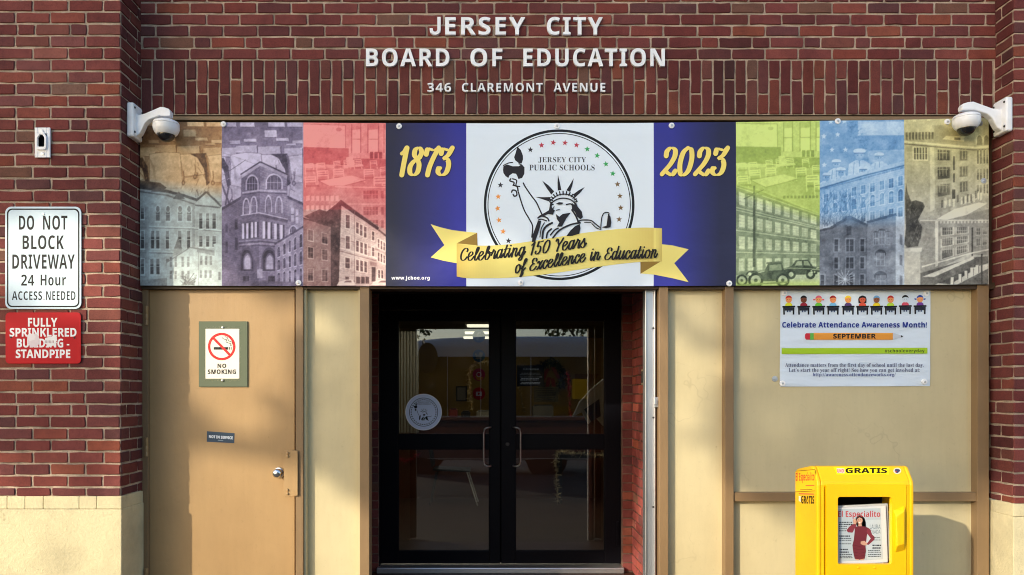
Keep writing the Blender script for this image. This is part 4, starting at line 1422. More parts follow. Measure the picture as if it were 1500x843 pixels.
# ------------------------------------------------------------------ tinted school photographs on the banner
class Canvas:
    """a grey picture painted from polygons; v-coordinates in its own units"""
    def __init__(self, x0, x1, y0, y1, base=0.6):
        self.x0, self.y0 = x0, y0
        self.w, self.h = int(x1 - x0), int(y1 - y0)
        self.a = np.full((self.h, self.w), base, float)
    def fill(self, pts, val, alpha=1.0):
        p = np.array(pts, float) - (self.x0, self.y0)
        xa, xb = int(max(0, math.floor(p[:, 0].min()))), int(min(self.w, math.ceil(p[:, 0].max()) + 1))
        ya, yb = int(max(0, math.floor(p[:, 1].min()))), int(min(self.h, math.ceil(p[:, 1].max()) + 1))
        if xb <= xa or yb <= ya:
            return
        X, Yy = np.meshgrid(np.arange(xa, xb) + 0.5, np.arange(ya, yb) + 0.5)
        ins = np.zeros(X.shape, bool)
        n = len(p)
        for i in range(n):
            x1, y1 = p[i]
            x2, y2 = p[(i + 1) % n]
            if y1 == y2:
                continue
            c = ((y1 > Yy) != (y2 > Yy)) & (X < (x2 - x1) * (Yy - y1) / (y2 - y1) + x1)
            ins ^= c
        sub = self.a[ya:yb, xa:xb]
        if callable(val):
            v = val(X + self.x0, Yy + self.y0)
        else:
            v = val
        sub[ins] = (sub * (1 - alpha) + v * alpha)[ins]
    def line(self, pts, w, val, alpha=1.0):
        for (x1, y1), (x2, y2) in zip(pts[:-1], pts[1:]):
            l = math.hypot(x2 - x1, y2 - y1) or 1
            nx, ny = -(y2 - y1) / l * w / 2, (x2 - x1) / l * w / 2
            self.fill([(x1 + nx, y1 + ny), (x2 + nx, y2 + ny), (x2 - nx, y2 - ny), (x1 - nx, y1 - ny)], val, alpha)
    def ellipse(self, x, y, rx, ry, val, alpha=1.0, a0=0, a1=360):
        self.fill([(x + rx * math.cos(R(a0 + (a1 - a0) * k / 20)), y + ry * math.sin(R(a0 + (a1 - a0) * k / 20))) for k in range(21)], val, alpha)
    def facade(self, tl, tr, br, bl, rows, cols, wv, fr=None, arch=(), w=0.55, courses=0, cv=0.0, sash=True, u0=0.03, u1=0.97):
        q = lambda u, v: ((tl[0] * (1 - u) + tr[0] * u) * (1 - v) + (bl[0] * (1 - u) + br[0] * u) * v, (tl[1] * (1 - u) + tr[1] * u) * (1 - v) + (bl[1] * (1 - u) + br[1] * u) * v)
        for i in range(1, courses):
            self.line([q(0, i / courses), q(1, i / courses)], 1.4, cv, 0.35)
            for k in range(int(cols * 3)):
                u = (k + RNG.random()) / (cols * 3)
                self.line([q(u, i / courses), q(u, (i + 1) / courses)], 1.2, cv, 0.3 * RNG.random())
        for r, (va, vb) in enumerate(rows):
            for c in range(cols):
                ca = u0 + (u1 - u0) * (c + 0.5 - w / 2) / cols
                cb = u0 + (u1 - u0) * (c + 0.5 + w / 2) / cols
                vv = wv + RNG.normal(0, 0.05)
                e = (cb - ca) * 0.13
                if fr is not None:
                    self.fill([q(ca - e, va - 0.008), q(cb + e, va - 0.008), q(cb + e, vb + 0.012), q(ca - e, vb + 0.012)], fr, 0.9)
                self.fill([q(ca, va), q(cb, va), q(cb, vb), q(ca, vb)], vv)
                if r in arch:
                    top = [(ca + (cb - ca) * (0.5 - 0.5 * math.cos(t)), va - (vb - va) * 0.28 * math.sin(t)) for t in [math.pi * k / 8 for k in range(9)]]
                    if fr is not None:
                        self.fill([q(ca + (u - ca) * 1.0 + (u - (ca + cb) / 2) * 0.25, va + (v - va) * 1.35) for u, v in top], fr, 0.9)
                    self.fill([q(u, v) for u, v in top], vv)
                if sash:
                    mid = (va + vb) / 2
                    light = min(0.92, wv + 0.4)
                    self.line([q(ca, mid), q(cb, mid)], 1.8, light, 0.75)
                    self.line([q((ca + cb) / 2, va), q((ca + cb) / 2, vb)], 1.4, light, 0.6)
                    if RNG.random() < 0.5:
                        self.fill([q(ca, va), q(cb, va), q(cb, va + (vb - va) * 0.4), q(ca, va + (vb - va) * 0.4)], light, 0.45)
                self.line([q(ca - e, vb + 0.01), q(cb + e, vb + 0.01)], 2.4, min(0.95, (fr or 0.6) + 0.15), 0.6)
    def grain(self, amt, scale=1):
        h, w = self.h // scale + 2, self.w // scale + 2
        n = RNG.normal(0, amt, (h, w))
        self.a += np.kron(n, np.ones((scale, scale)))[:self.h, :self.w]
    def clouds(self, amt, cell):
        h, w = self.h // cell + 3, self.w // cell + 3
        n = RNG.normal(0, amt, (h, w))
        yy, xx = np.mgrid[0:self.h, 0:self.w] / cell
        i, j = yy.astype(int), xx.astype(int)
        fy, fx = yy - i, xx - j
        fy, fx = fy * fy * (3 - 2 * fy), fx * fx * (3 - 2 * fx)
        self.a += (n[i, j] * (1 - fx) + n[i, j + 1] * fx) * (1 - fy) + (n[i + 1, j] * (1 - fx) + n[i + 1, j + 1] * fx) * fy
    def texture(self, poly, amt=0.06, n=400):
        """rough stone or leaf dabs inside a polygon's box"""
        p = np.array(poly)
        for _ in range(n):
            x, y = RNG.uniform(p[:, 0].min(), p[:, 0].max()), RNG.uniform(p[:, 1].min(), p[:, 1].max())
            w, h = RNG.uniform(4, 14), RNG.uniform(3, 7)
            self.fill([(x, y), (x + w, y + RNG.uniform(-2, 2)), (x + w, y + h), (x, y + h)], 0.5 + RNG.choice([-1, 1]) * 0.4, amt)
    def age(self):
        self.a = 0.5 + (self.a - 0.5) * 0.9
        self.clouds(0.035, 60); self.clouds(0.035, 22); self.clouds(0.03, 9); self.clouds(0.022, 4)
        self.grain(0.03, 2)
    def soften(self):
        a = self.a
        for ax in (0, 1):
            a = (np.roll(a, 1, ax) + 2 * a + np.roll(a, -1, ax)) / 4
        self.a = a

def photo_panel(idx, x0, x1, cv, z2src, tint):
    """tint(x, y, L) -> colour 0..1 in the canvas' units"""
    cv.soften()
    nx, ny = int((x1 - x0) * 1.15), int(240 * 1.15)
    ox, oy, sc = z2src
    def fn(gx, gy):
        zx, zy = (gx - ox) * sc, (gy - oy) * sc
        fx, fy = np.clip(zx - cv.x0, 0, cv.w - 1.001), np.clip(zy - cv.y0, 0, cv.h - 1.001)
        L = np.zeros(gx.shape)
        for du in (-1, 0, 1):
            for dv in (-1, 0, 1):
                L += cv.a[np.clip(fy + dv, 0, cv.h - 1).astype(int), np.clip(fx + du, 0, cv.w - 1).astype(int)]
        L = np.clip((L / 9 - 0.5) * 1.3 + 0.58, 0, 1)
        return np.clip(tint(zx, zy, L), 0, 1)
    return grid_print('tinted_photo', x0, x1, nx, ny, fn, banner)

def duo(L, dark, mid, light):
    L = L[..., None]
    d, m_, l_ = arr(dark), arr(mid), arr(light)
    return np.where(L < 0.5, d + (m_ - d) * L * 2, m_ + (l_ - m_) * (L - 0.5) * 2)

def desks(c, ox):
    """rows of old tip-up desk seats"""
    Z = lambda *p: [(x + ox, y) for x, y in p]
    c.fill(Z((0, 28), (420, 28), (420, 420), (0, 420)), lambda X, Y_: 0.34 + 0.001 * (Y_ - 28))
    for x, y, w, h in ((30, 30, 60, 22), (110, 26, 70, 26), (250, 26, 80, 26), (344, 26, 76, 26), (232, 68, 60, 36), (60, 120, 50, 18), (130, 112, 60, 14), (290, 108, 60, 14), (370, 118, 50, 16), (340, 134, 46, 10)):
        c.fill(Z((x, y), (x + w, y - 2), (x + w + 3, y + h), (x + 2, y + h)), 0.72 + RNG.normal(0, 0.04))
        c.line(Z((x + 2, y + h), (x + w, y + h)), 3, 0.2, 0.8)
    for x, y, w, h in ((20, 158, 74, 44), (92, 146, 104, 36), (200, 150, 112, 40), (330, 158, 90, 40)):
        c.fill(Z((x, y), (x + w, y - 4), (x + w, y + h), (x, y + h)), 0.70)
        c.line(Z((x + w, y - 2), (x + w + 3, y + h)), 5, 0.22, 0.9)
        c.line(Z((x, y + h), (x + w, y + h)), 5, 0.26, 0.8)
    for q in (((64, 190), (140, 178), (216, 182), (228, 355), (150, 358), (66, 340)), ((216, 190), (330, 182), (350, 285), (232, 300)), ((352, 196), (420, 188), (420, 325), (372, 330)), ((0, 200), (40, 200), (60, 300), (0, 330)), ((240, 305), (330, 290), (360, 345), (350, 420), (200, 420))):
        c.fill(Z(*q), lambda X, Y_: 0.80 - 0.0004 * (Y_ - 180) + 0.02 * np.sin(Y_ / 7.0))
        c.line(Z(*q, q[0]), 3.5, 0.42, 0.7)
    for q in (((262, 186), (345, 182), (356, 230), (362, 330), (346, 344), (334, 262), (300, 205)), ((0, 210), (30, 205), (56, 250), (66, 340), (50, 350), (30, 262), (0, 245))):
        c.fill(Z(*q), 0.16)
        for k in range(3):
            c.line(Z(*[(x * 0.9 + 30 + 4 * k, y * 0.9 + 26) for x, y in q[1:4]]), 3, 0.55, 0.7)
    for x, y in ((232, 330), (290, 300), (378, 330), (70, 420)):
        c.line(Z((x, y - 60), (x + 3, y - 30), (x - 3, y)), 6, 0.3, 0.7)
        c.ellipse(x + ox, y, 9, 13, 0.3, 0.8); c.ellipse(x + ox, y, 4, 6, 0.6)
    for _ in range(60):
        x, y = RNG.choice([300, 350, 20, 50]) + RNG.normal(0, 14), RNG.uniform(200, 420)
        c.line(Z((x, y), (x + RNG.normal(0, 10), y + RNG.uniform(10, 34))), RNG.uniform(2, 5), RNG.choice([0.18, 0.3, 0.62]), 0.55)
    c.line(Z((20, 330), (70, 460)), 9, 0.2, 0.8); c.line(Z((60, 330), (40, 440)), 8, 0.2, 0.8)

SC1 = 3.372
# 1 brown: seats over a pale building
c = Canvas(0, 430, 20, 845)
desks(c, 0)
c.fill([(0, 318), (118, 330), (152, 356), (216, 362), (300, 410), (346, 372), (425, 446), (425, 845), (0, 845)], lambda X, Y_: 0.66 + 0.0002 * (Y_ - 300))
c.fill([(0, 318), (118, 330), (150, 356), (120, 372), (0, 350)], 0.24); c.line([(0, 352), (150, 372), (230, 392), (300, 415)], 14, 0.22); c.line([(0, 372), (150, 392), (290, 436)], 8, 0.42)
c.fill([(70, 375), (110, 345), (150, 375)], 0.3); c.fill([(180, 410), (210, 372), (240, 410)], 0.3)
c.fill([(300, 412), (346, 374), (415, 440), (330, 440)], 0.72); c.line([(294, 420), (346, 374), (420, 446)], 10, 0.26); c.line([(290, 440), (415, 452)], 8, 0.36)
c.fill([(276, 440), (290, 440), (290, 700), (276, 700)], 0.5, 0.6); c.line([(0, 545), (280, 552), (420, 566)], 6, 0.82); c.line([(0, 552), (280, 558), (420, 572)], 3, 0.4)
c.line([(0, 668), (200, 672)], 6, 0.8); c.line([(0, 676), (200, 680)], 3, 0.4)
c.fill([(18, 450), (62, 450), (62, 833), (18, 833)], lambda X, Y_: 0.46 + 0.004 * (X - 18), 0.9)
for x in (96, 146, 206, 250):
    c.fill([(x - 4, 455), (x + 26, 455), (x + 26, 525), (x - 4, 525)], 0.78); c.fill([(x, 458), (x + 20, 458), (x + 20, 518), (x, 518)], 0.4); c.ellipse(x + 10, 458, 13, 20, 0.78); c.ellipse(x + 10, 460, 9, 15, 0.4)
    c.line([(x, 488), (x + 20, 488)], 2, 0.7); c.line([(x - 4, 524), (x + 26, 524)], 4, 0.85)
for ys, ye, xs in ((568, 655, (22, 72, 98, 145, 206, 250)), (706, 782, (22, 68, 98, 145)), (480, 556, (310, 344, 376)), (592, 645, (310, 344, 376)), (456, 510, (22,))):
    for x in xs:
        c.fill([(x - 3, ys - 3), (x + 20, ys - 3), (x + 20, ye + 3), (x - 3, ye + 3)], 0.8); c.fill([(x, ys), (x + 16, ys), (x + 16, ye), (x, ye)], 0.2)
        c.line([(x, (ys + ye) / 2), (x + 16, (ys + ye) / 2)], 2.5, 0.75); c.fill([(x, ys), (x + 16, ys), (x + 16, ys + (ye - ys) * 0.35), (x, ys + (ye - ys) * 0.35)], 0.62, 0.6); c.line([(x - 4, ye + 5), (x + 22, ye + 5)], 4, 0.88)
c.fill([(140, 845), (148, 725), (200, 690), (265, 650), (386, 664), (380, 632), (404, 628), (425, 640), (425, 845)], 0.80)
c.fill([(300, 650), (386, 664), (386, 690), (300, 672)], 0.5, 0.8); c.fill([(182, 690), (186, 655), (206, 600), (226, 655), (228, 680)], 0.62); c.fill([(186, 655), (206, 600), (226, 655)], 0.4)
c.line([(148, 725), (265, 650), (380, 668)], 5, 0.5); c.line([(306, 660), (306, 845)], 4, 0.6)
for ys, ye, xs in ((695, 745, (164, 188, 222, 250)), (765, 805, (164, 188, 222, 250)), (690, 735, (314, 338, 362)), (762, 800, (312, 336, 360)), (770, 810, (404,))):
    for x in xs:
        c.fill([(x, ys), (x + 12, ys), (x + 12, ye), (x, ye)], 0.5); c.line([(x, (ys + ye) / 2), (x + 12, (ys + ye) / 2)], 2, 0.8)
for k in range(40):
    c.line([(RNG.uniform(220, 290), 835), (RNG.uniform(215, 300), RNG.uniform(775, 830))], 4, RNG.uniform(0.25, 0.6), 0.7)
c.fill([(0, 815), (150, 800), (150, 845), (0, 845)], 0.45, 0.7)
c.age()
t1 = lambda x, y, L: (lambda k: duo(L, (62, 42, 34), (170, 126, 84), (240, 208, 160)) * (1 - k) + duo(L, (40, 42, 46), (128, 132, 132), (206, 222, 220)) * k)(np.clip((y - 300 - 0.10 * x) / 70, 0, 1)[..., None])
photo_panel(0, BX[0], BX[1], c, (200, 170, SC1), t1)

# 2 violet: seats over a stone tower
c = Canvas(400, 835, 20, 845)
desks(c, 400)
c.line([(430, 290), (540, 215)], 3, 0.3); c.line([(430, 180), (600, 240), (820, 300)], 2, 0.35, 0.7)
c.fill([(400, 470), (520, 400), (505, 845), (400, 845)], 0.36); c.fill([(742, 396), (830, 436), (830, 620), (742, 640)], 0.46)
c.line([(742, 396), (830, 436)], 12, 0.22); c.line([(400, 472), (522, 400)], 12, 0.2)
c.fill([(520, 292), (612, 234), (606, 845), (500, 845)], 0.36); c.fill([(612, 234), (742, 292), (765, 845), (604, 845)], 0.44)
c.fill([(516, 292), (612, 226), (746, 290), (744, 306), (612, 244), (518, 308)], 0.62); c.line([(514, 288), (612, 224), (748, 288)], 7, 0.14)
for (tl, tr, br, bl, v) in (((520, 300), (610, 240), (605, 845), (500, 845), 0.2), ((612, 240), (742, 296), (765, 845), (605, 845), 0.25), ((400, 480), (518, 410), (505, 845), (400, 845), 0.18), ((744, 410), (830, 446), (830, 620), (750, 640), 0.25)):
    c.facade(tl, tr, br, bl, [], 3, 0.2, None, (), 0.5, 46, 0.10 if v < 0.22 else 0.85, False)
c.texture([(500, 300), (765, 845)], 0.10, 500); c.texture([(400, 460), (505, 845)], 0.08, 200)
def arch(cx, yb, w, h, v, fr, lattice=True):
    c.fill([(cx - w / 2 - 6, yb), *[(cx - (w / 2 + 6) * math.cos(t), yb - h * 0.45 - (h * 0.62) * math.sin(t)) for t in [math.pi * k / 12 for k in range(13)]], (cx + w / 2 + 6, yb)], fr)
    c.fill([(cx - w / 2, yb), *[(cx - (w / 2) * math.cos(t), yb - h * 0.45 - (h * 0.5) * math.sin(t)) for t in [math.pi * k / 12 for k in range(13)]], (cx + w / 2, yb)], v)
    if lattice:
        for k in (-0.25, 0, 0.25):
            c.line([(cx + k * w, yb), (cx + k * w, yb - h * 0.85)], 2, 0.75, 0.8)
        c.line([(cx - w / 2, yb - h * 0.45), (cx + w / 2, yb - h * 0.45)], 2.5, 0.75, 0.8)
arch(572, 366, 52, 74, 0.22, 0.72); arch(680, 360, 72, 74, 0.26, 0.76)
c.line([(524, 378), (606, 366), (742, 372)], 8, 0.68); c.line([(522, 388), (606, 376), (744, 382)], 4, 0.2)
for x, y in ((543, 488), (580, 478), (652, 474), (704, 478)):
    arch(x, y, 24, 80, 0.3, 0.74)
c.line([(516, 500), (606, 486), (748, 520)], 14, 0.3); c.line([(516, 490), (606, 476), (748, 508)], 5, 0.75)
for x, y0, y1, w in ((528, 530, 606, 11), (548, 528, 604, 11), (572, 524, 600, 11), (590, 522, 598, 11), (630, 520, 604, 13), (656, 524, 606, 13), (688, 530, 608, 13), (716, 536, 610, 12)):
    c.fill([(x - w / 2, y0), (x + w / 2, y0), (x + w / 2, y1), (x - w / 2, y1)], 0.86); c.fill([(x + w / 2, y0), (x + w / 2 + 10, y0), (x + w / 2 + 10, y1), (x + w / 2, y1)], 0.16)
for k in range(4):
    c.line([(506, 618 + 9 * k), (606, 610 + 9 * k), (756, 622 + 9 * k)], 4, 0.2 if k % 2 else 0.6)
for cx, w in ((546, 60), (656, 66)):
    arch(cx, 764, w, 110, 0.12, 0.28, False); arch(cx + 2, 756, w * 0.5, 74, 0.7, 0.4)
c.fill([(526, 790), (556, 790), (556, 826), (526, 826)], 0.12); c.fill([(650, 790), (684, 790), (684, 826), (650, 826)], 0.12); c.fill([(596, 756), (622, 756), (622, 800), (596, 800)], 0.7)
for x, y in ((764, 450), (786, 458)):
    c.fill([(x, y), (x + 14, y), (x + 14, y + 70), (x, y + 70)], 0.72); c.line([(x, y + 35), (x + 14, y + 35)], 3, 0.2)
arch(775, 600, 34, 60, 0.24, 0.72)
for y0, y1 in ((510, 560), (600, 660)):
    c.fill([(486, y0), (500, y0), (500, y1), (486, y1)], 0.14); c.fill([(440, y0 + 20), (452, y0 + 20), (452, y1 + 16), (440, y1 + 16)], 0.16)
c.fill([(685, 636), (830, 545), (830, 845), (685, 845)], 0.56); c.line([(682, 632), (832, 540)], 9, 0.24)
c.facade((685, 640), (830, 550), (830, 845), (685, 845), [(0.12, 0.3), (0.42, 0.6), (0.72, 0.92)], 5, 0.2, 0.8, (0, 1, 2), 0.42, 0, 0, True)
c.fill([(400, 812), (830, 818), (830, 845), (400, 845)], 0.3, 0.8)
c.age()
t2 = lambda x, y, L: duo(L, (48, 42, 62), (126, 116, 146), (216, 208, 236))
photo_panel(1, BX[1], BX[2], c, (200, 170, SC1), t2)

def classroom(c, ox):
    Z = lambda *p: [(x + ox, y) for x, y in p]
    c.fill(Z((0, 20), (425, 20), (425, 360), (0, 360)), 0.74)
    c.fill(Z((0, 36), (208, 40), (208, 156), (0, 150)), 0.88); c.line(Z((0, 36), (208, 40), (210, 210)), 4, 0.5)
    c.fill(Z((0, 150), (225, 156), (225, 240), (0, 232)), 0.42)
    c.fill(Z((220, 205), (425, 210), (425, 262), (220, 255)), 0.44)
    for x, w in ((240, 44), (320, 52), (400, 26)):
        c.fill(Z((x, 34), (x + w, 30), (x + w, 176), (x, 178)), 0.90); c.fill(Z((x, 34), (x + w, 30), (x + w, 60), (x, 64)), 0.62)
        c.line(Z((x, 34), (x, 178)), 5, 0.42); c.line(Z((x + w, 30), (x + w, 178)), 5, 0.42); c.line(Z((x, 110), (x + w, 110)), 4, 0.5)
    for x in (330, 352, 374):
        c.fill(Z((x, 172), (x + 16, 172), (x + 16, 206), (x, 206)), 0.3)
    c.line(Z((176, 20), (176, 56)), 2, 0.5); c.ellipse(176 + ox, 62, 14, 9, 0.6)
    c.fill(Z((0, 250), (425, 262), (425, 370), (0, 370)), 0.62)
    for x, y, s in ((10, 235, 1), (66, 232, 1), (150, 222, .8), (200, 216, .8), (250, 214, .9), (330, 218, .8), (380, 250, 1), (70, 270, 1.3), (150, 262, 1.2), (10, 300, 1.3), (300, 262, 1.2), (350, 300, 1.5), (390, 330, 1.3)):
        w, h = 40 * s, 16 * s
        for j in range(3):
            c.line(Z((x, y + j * 9 * s), (x + w, y + j * 9 * s - 3)), 4.2 * s, 0.92)
        c.line(Z((x, y), (x + 4, y + 52 * s)), 4 * s, 0.88); c.line(Z((x + w, y - 3), (x + w + 4, y + 50 * s)), 4 * s, 0.88)
        c.fill(Z((x + 3, y + 30 * s), (x + w + 12 * s, y + 28 * s), (x + w + 16 * s, y + 36 * s), (x + 5, y + 38 * s)), 0.45)
    c.fill(Z((80, 318), (240, 290), (310, 312), (150, 352)), 0.86); c.line(Z((80, 320), (150, 354), (310, 314)), 4, 0.45)
    c.fill(Z((200, 240), (290, 232), (300, 244), (210, 254)), 0.84); c.fill(Z((212, 200), (246, 198), (250, 236), (216, 238)), 0.82)

# 3 red: classroom over a corner building
c = Canvas(0, 430, 20, 845)
classroom(c, 14)
c.fill([(0, 352), (170, 340), (425, 342), (425, 600), (0, 560)], 0.60)
for x in range(30, 180, 24):
    c.fill([(x, 392), (x + 16, 390), (x + 16, 416), (x, 418)], 0.84); c.fill([(x, 440), (x + 14, 438), (x + 14, 464), (x, 466)], 0.84)
for y0 in (366, 446, 512):
    c.fill([(310, y0), (386, y0 - 2), (386, y0 + 38), (310, y0 + 40)], 0.36)
    for k in range(6):
        c.line([(310 + k * 15, y0), (310 + k * 15, y0 + 40)], 2.5, 0.7)
    c.line([(310, y0 + 18), (386, y0 + 17)], 2, 0.65); c.fill([(398, y0), (412, y0), (412, y0 + 38), (398, y0 + 38)], 0.36)
c.line([(170, 346), (425, 350)], 6, 0.85); c.line([(170, 432), (425, 432)], 5, 0.78)
c.fill([(20, 492), (96, 458), (130, 470), (202, 412), (250, 560), (150, 570)], 0.18)
c.fill([(0, 496), (156, 542), (156, 845), (0, 845)], 0.44); c.line([(0, 498), (156, 545)], 7, 0.2)
c.facade((0, 500), (156, 545), (156, 845), (0, 845), [(0.14, 0.3), (0.4, 0.56), (0.72, 0.9)], 2, 0.22, 0.66, (), 0.36, 40, 0.25, True, 0.1, 1.0)
c.fill([(150, 545), (160, 470), (204, 422), (192, 845), (150, 845)], 0.14); c.texture([(152, 480), (192, 845)], 0.08, 60)
c.fill([(203, 436), (386, 552), (425, 582), (425, 845), (190, 845)], lambda X, Y_: 0.74 - 0.0003 * (X - 200))
c.fill([(200, 410), (388, 548), (384, 562), (204, 440), (160, 474), (150, 468)], 0.10); c.line([(386, 560), (425, 590)], 9, 0.2)
c.line([(200, 600), (390, 660)], 6, 0.5); c.line([(196, 650), (420, 712)], 8, 0.86); c.line([(194, 664), (420, 724)], 4, 0.4)
q1 = ((203, 440), (386, 556), (384, 845), (190, 845))
c.facade(*q1, [], 4, 0.2, None, (), 0.5, 34, 0.3, False)
for xs, y0, sl in (((232,), 486, 0.5),):
    pass
for x, y, w, h in ((224, 484, 20, 66), (224, 588, 20, 64), (222, 696, 22, 52), (276, 522, 13, 54), (294, 532, 13, 54), (314, 542, 13, 54), (276, 612, 13, 54), (296, 620, 13, 54), (316, 626, 13, 54), (276, 706, 13, 54), (296, 710, 13, 54), (316, 714, 13, 54), (354, 566, 12, 44), (354, 644, 12, 44), (382, 604, 9, 42), (396, 612, 9, 42), (382, 670, 9, 42), (396, 676, 9, 42), (410, 620, 8, 40), (410, 684, 8, 40), (384, 756, 9, 40), (400, 758, 9, 40)):
    c.fill([(x - 4, y - 4), (x + w + 4, y), (x + w + 4, y + h + 8), (x - 4, y + h + 4)], 0.88); c.fill([(x, y), (x + w, y + 4), (x + w, y + h + 3), (x, y + h)], 0.26); c.line([(x, y + h / 2), (x + w, y + h / 2 + 3)], 2.4, 0.75)
c.fill([(344, 716), (378, 722), (378, 740), (344, 736)], 0.5); c.fill([(352, 742), (372, 744), (372, 815), (352, 815)], 0.14); c.line([(268, 470), (268, 820)], 2.5, 0.35)
for x in (222, 276, 300, 322):
    c.fill([(x, 790), (x + 18, 792), (x + 18, 826), (x, 826)], 0.24)
for x, s in ((180, 1), (350, 1.1)):
    c.fill([(x, 835), (x + 10, 818), (x + 40 * s, 806), (x + 78 * s, 806), (x + 96 * s, 835)], 0.88); c.fill([(x + 34, 820), (x + 46 * s, 810), (x + 70 * s, 810), (x + 74 * s, 820)], 0.35); c.line([(x, 838), (x + 96 * s, 838)], 6, 0.15)
c.age()
t3 = lambda x, y, L: (lambda k: duo(L, (138, 42, 52), (214, 96, 100), (248, 158, 154)) * (1 - k) + duo(L, (56, 38, 42), (158, 122, 120), (236, 214, 206)) * k)(np.clip((y - 330 - 60 * np.abs((x - 205) / 200.0)) / 330 + np.where((y > 425 + 0.62 * np.maximum(0, x - 205)) & (y > 460 - 0.0 * x), 0.35, 0), 0, 1)[..., None])
photo_panel(2, BX[2], BX[3], c, (440, 170, SC1), t3)

# 4 green: the same classroom over a long factory-like school with two old cars
c = Canvas(425, 860, 15, 845)
classroom(c, 428)
for y0 in (396, 480):
    for x in range(664, 840, 18):
        c.fill([(x, y0), (x + 12, y0), (x + 12, y0 + 14), (x, y0 + 14)], 0.3)
c.fill([(425, 338), (560, 372), (850, 488), (850, 845), (425, 845)], 0.44); c.line([(425, 338), (560, 372), (850, 488)], 7, 0.66)
c.facade((425, 345), (850, 494), (850, 760), (425, 800), [(0.05, 0.19), (0.30, 0.44), (0.54, 0.68), (0.79, 0.93)], 9, 0.80, None, (), 0.66, 0, 0, False)
q = lambda u, v: (425 + 425 * u, (345 * (1 - u) + 494 * u) * (1 - v) + (800 * (1 - u) + 760 * u) * v)
for v in (0.005, 0.23, 0.26, 0.48, 0.72, 0.98):
    c.line([q(0, v), q(1, v)], 5, 0.70)
for r in (0.05, 0.30, 0.54, 0.79):
    for k in range(60):
        c.line([q(k / 60, r), q(k / 60, r + 0.14)], 1.6, 0.42, 0.7)
    for k in range(1, 4):
        c.line([q(0, r + 0.035 * k), q(1, r + 0.035 * k)], 1.4, 0.42, 0.6)
c.texture([(425, 400), (850, 780)], 0.07, 300)
c.fill([(425, 800), (850, 752), (850, 845), (425, 845)], 0.72)
c.fill([(516, 345), (526, 345), (528, 745), (514, 745)], 0.2); c.line([(470, 410), (570, 365)], 5, 0.3); c.line([(480, 385), (560, 392)], 4, 0.35)
def car(x, y, s, old):
    # two old cars, the near one with open wings
    Z = lambda *p: [(x + a * s, y + b_ * s) for a, b_ in p]
    if old:
        c.fill(Z((-100, 20), (-90, -20), (-20, -40), (0, -80), (80, -86), (95, -40), (110, 10), (90, 20)), 0.22); c.fill(Z((10, -72), (72, -78), (80, -44), (6, -40)), 0.5)
        c.line(Z((-10, -84), (84, -90)), 8, 0.3); c.line(Z((-100, -18), (-20, -38)), 4, 0.7)
        for cx, r in ((-70, 44), (84, 40), (-150, 34)):
            c.ellipse(x + cx * s, y + 14 * s, r * s, r * s, 0.12); c.ellipse(x + cx * s, y + 14 * s, r * .66 * s, r * .66 * s, 0.7); c.ellipse(x + cx * s, y + 14 * s, r * .25 * s, r * .25 * s, 0.2)
        c.line(Z((-128, -16), (-110, -34), (-70, -36), (-30, 6)), 9, 0.24); c.ellipse(x - 104 * s, y - 22 * s, 10 * s, 10 * s, 0.92)
    else:
        c.fill(Z((-85, 16), (-92, -10), (-60, -24), (-40, -30), (-20, -58), (40, -60), (64, -28), (84, -18), (86, 12)), 0.2)
        c.fill(Z((-26, -30), (-14, -52), (10, -54), (10, -32)), 0.62); c.fill(Z((18, -54), (38, -54), (52, -30), (18, -32)), 0.62)
        c.line(Z((-92, -8), (-60, -20), (84, -14)), 3, 0.7); c.ellipse(x - 86 * s, y - 8 * s, 8 * s, 8 * s, 0.9); c.line(Z((-94, 10), (-60, 16)), 6, 0.85)
        for cx in (-44, 52):
            c.ellipse(x + cx * s, y + 12 * s, 24 * s, 24 * s, 0.1); c.ellipse(x + cx * s, y + 12 * s, 12 * s, 12 * s, 0.7)
car(748, 772, 1.0, False); car(590, 800, 0.86, True); car(838, 768, 0.4, False)
c.line([(430, 838), (690, 822)], 8, 0.4)
c.age()
t4 = lambda x, y, L: (lambda k: duo(L, (104, 122, 66), (166, 190, 92), (220, 240, 138)) * (1 - k) + duo(L, (44, 54, 44), (134, 150, 118), (220, 232, 192)) * k)(np.clip((y - 335 - 0.35 * (x - 425)) / 60, 0, 1)[..., None] * np.clip((835 - y) / 40 + 0.2, 0.3, 1)[..., None])
photo_panel(3, BX[6], BX[7], c, (950, 170, 3.373), t4)

# 5 blue: flag and cadets over two buildings
c = Canvas(30, 470, 5, 845, 0.5)
c.fill([(225, 32), (470, 38), (470, 105), (225, 104)], 0.74); c.fill([(225, 104), (470, 106), (470, 175), (270, 178)], 0.46); c.fill([(270, 178), (470, 175), (470, 250), (280, 240)], 0.62)
for x, y in ((90, 34), (156, 34), (56, 106), (124, 98), (96, 172), (162, 172), (58, 246), (124, 246)):
    c.fill([(x + (14 if k % 2 == 0 else 6) * math.sin(math.pi * k / 5), y - (14 if k % 2 == 0 else 6) * math.cos(math.pi * k / 5)) for k in range(10)], 0.9)
for _ in range(160):
    t = RNG.random()
    x, y = 170 + 90 * t + RNG.normal(0, 14), 30 + 150 * t + RNG.normal(0, 12)
    c.fill([(x, y), (x + RNG.uniform(5, 18), y + RNG.uniform(-4, 6)), (x + 8, y + RNG.uniform(6, 14))], RNG.uniform(0.25, 0.6), 0.6)
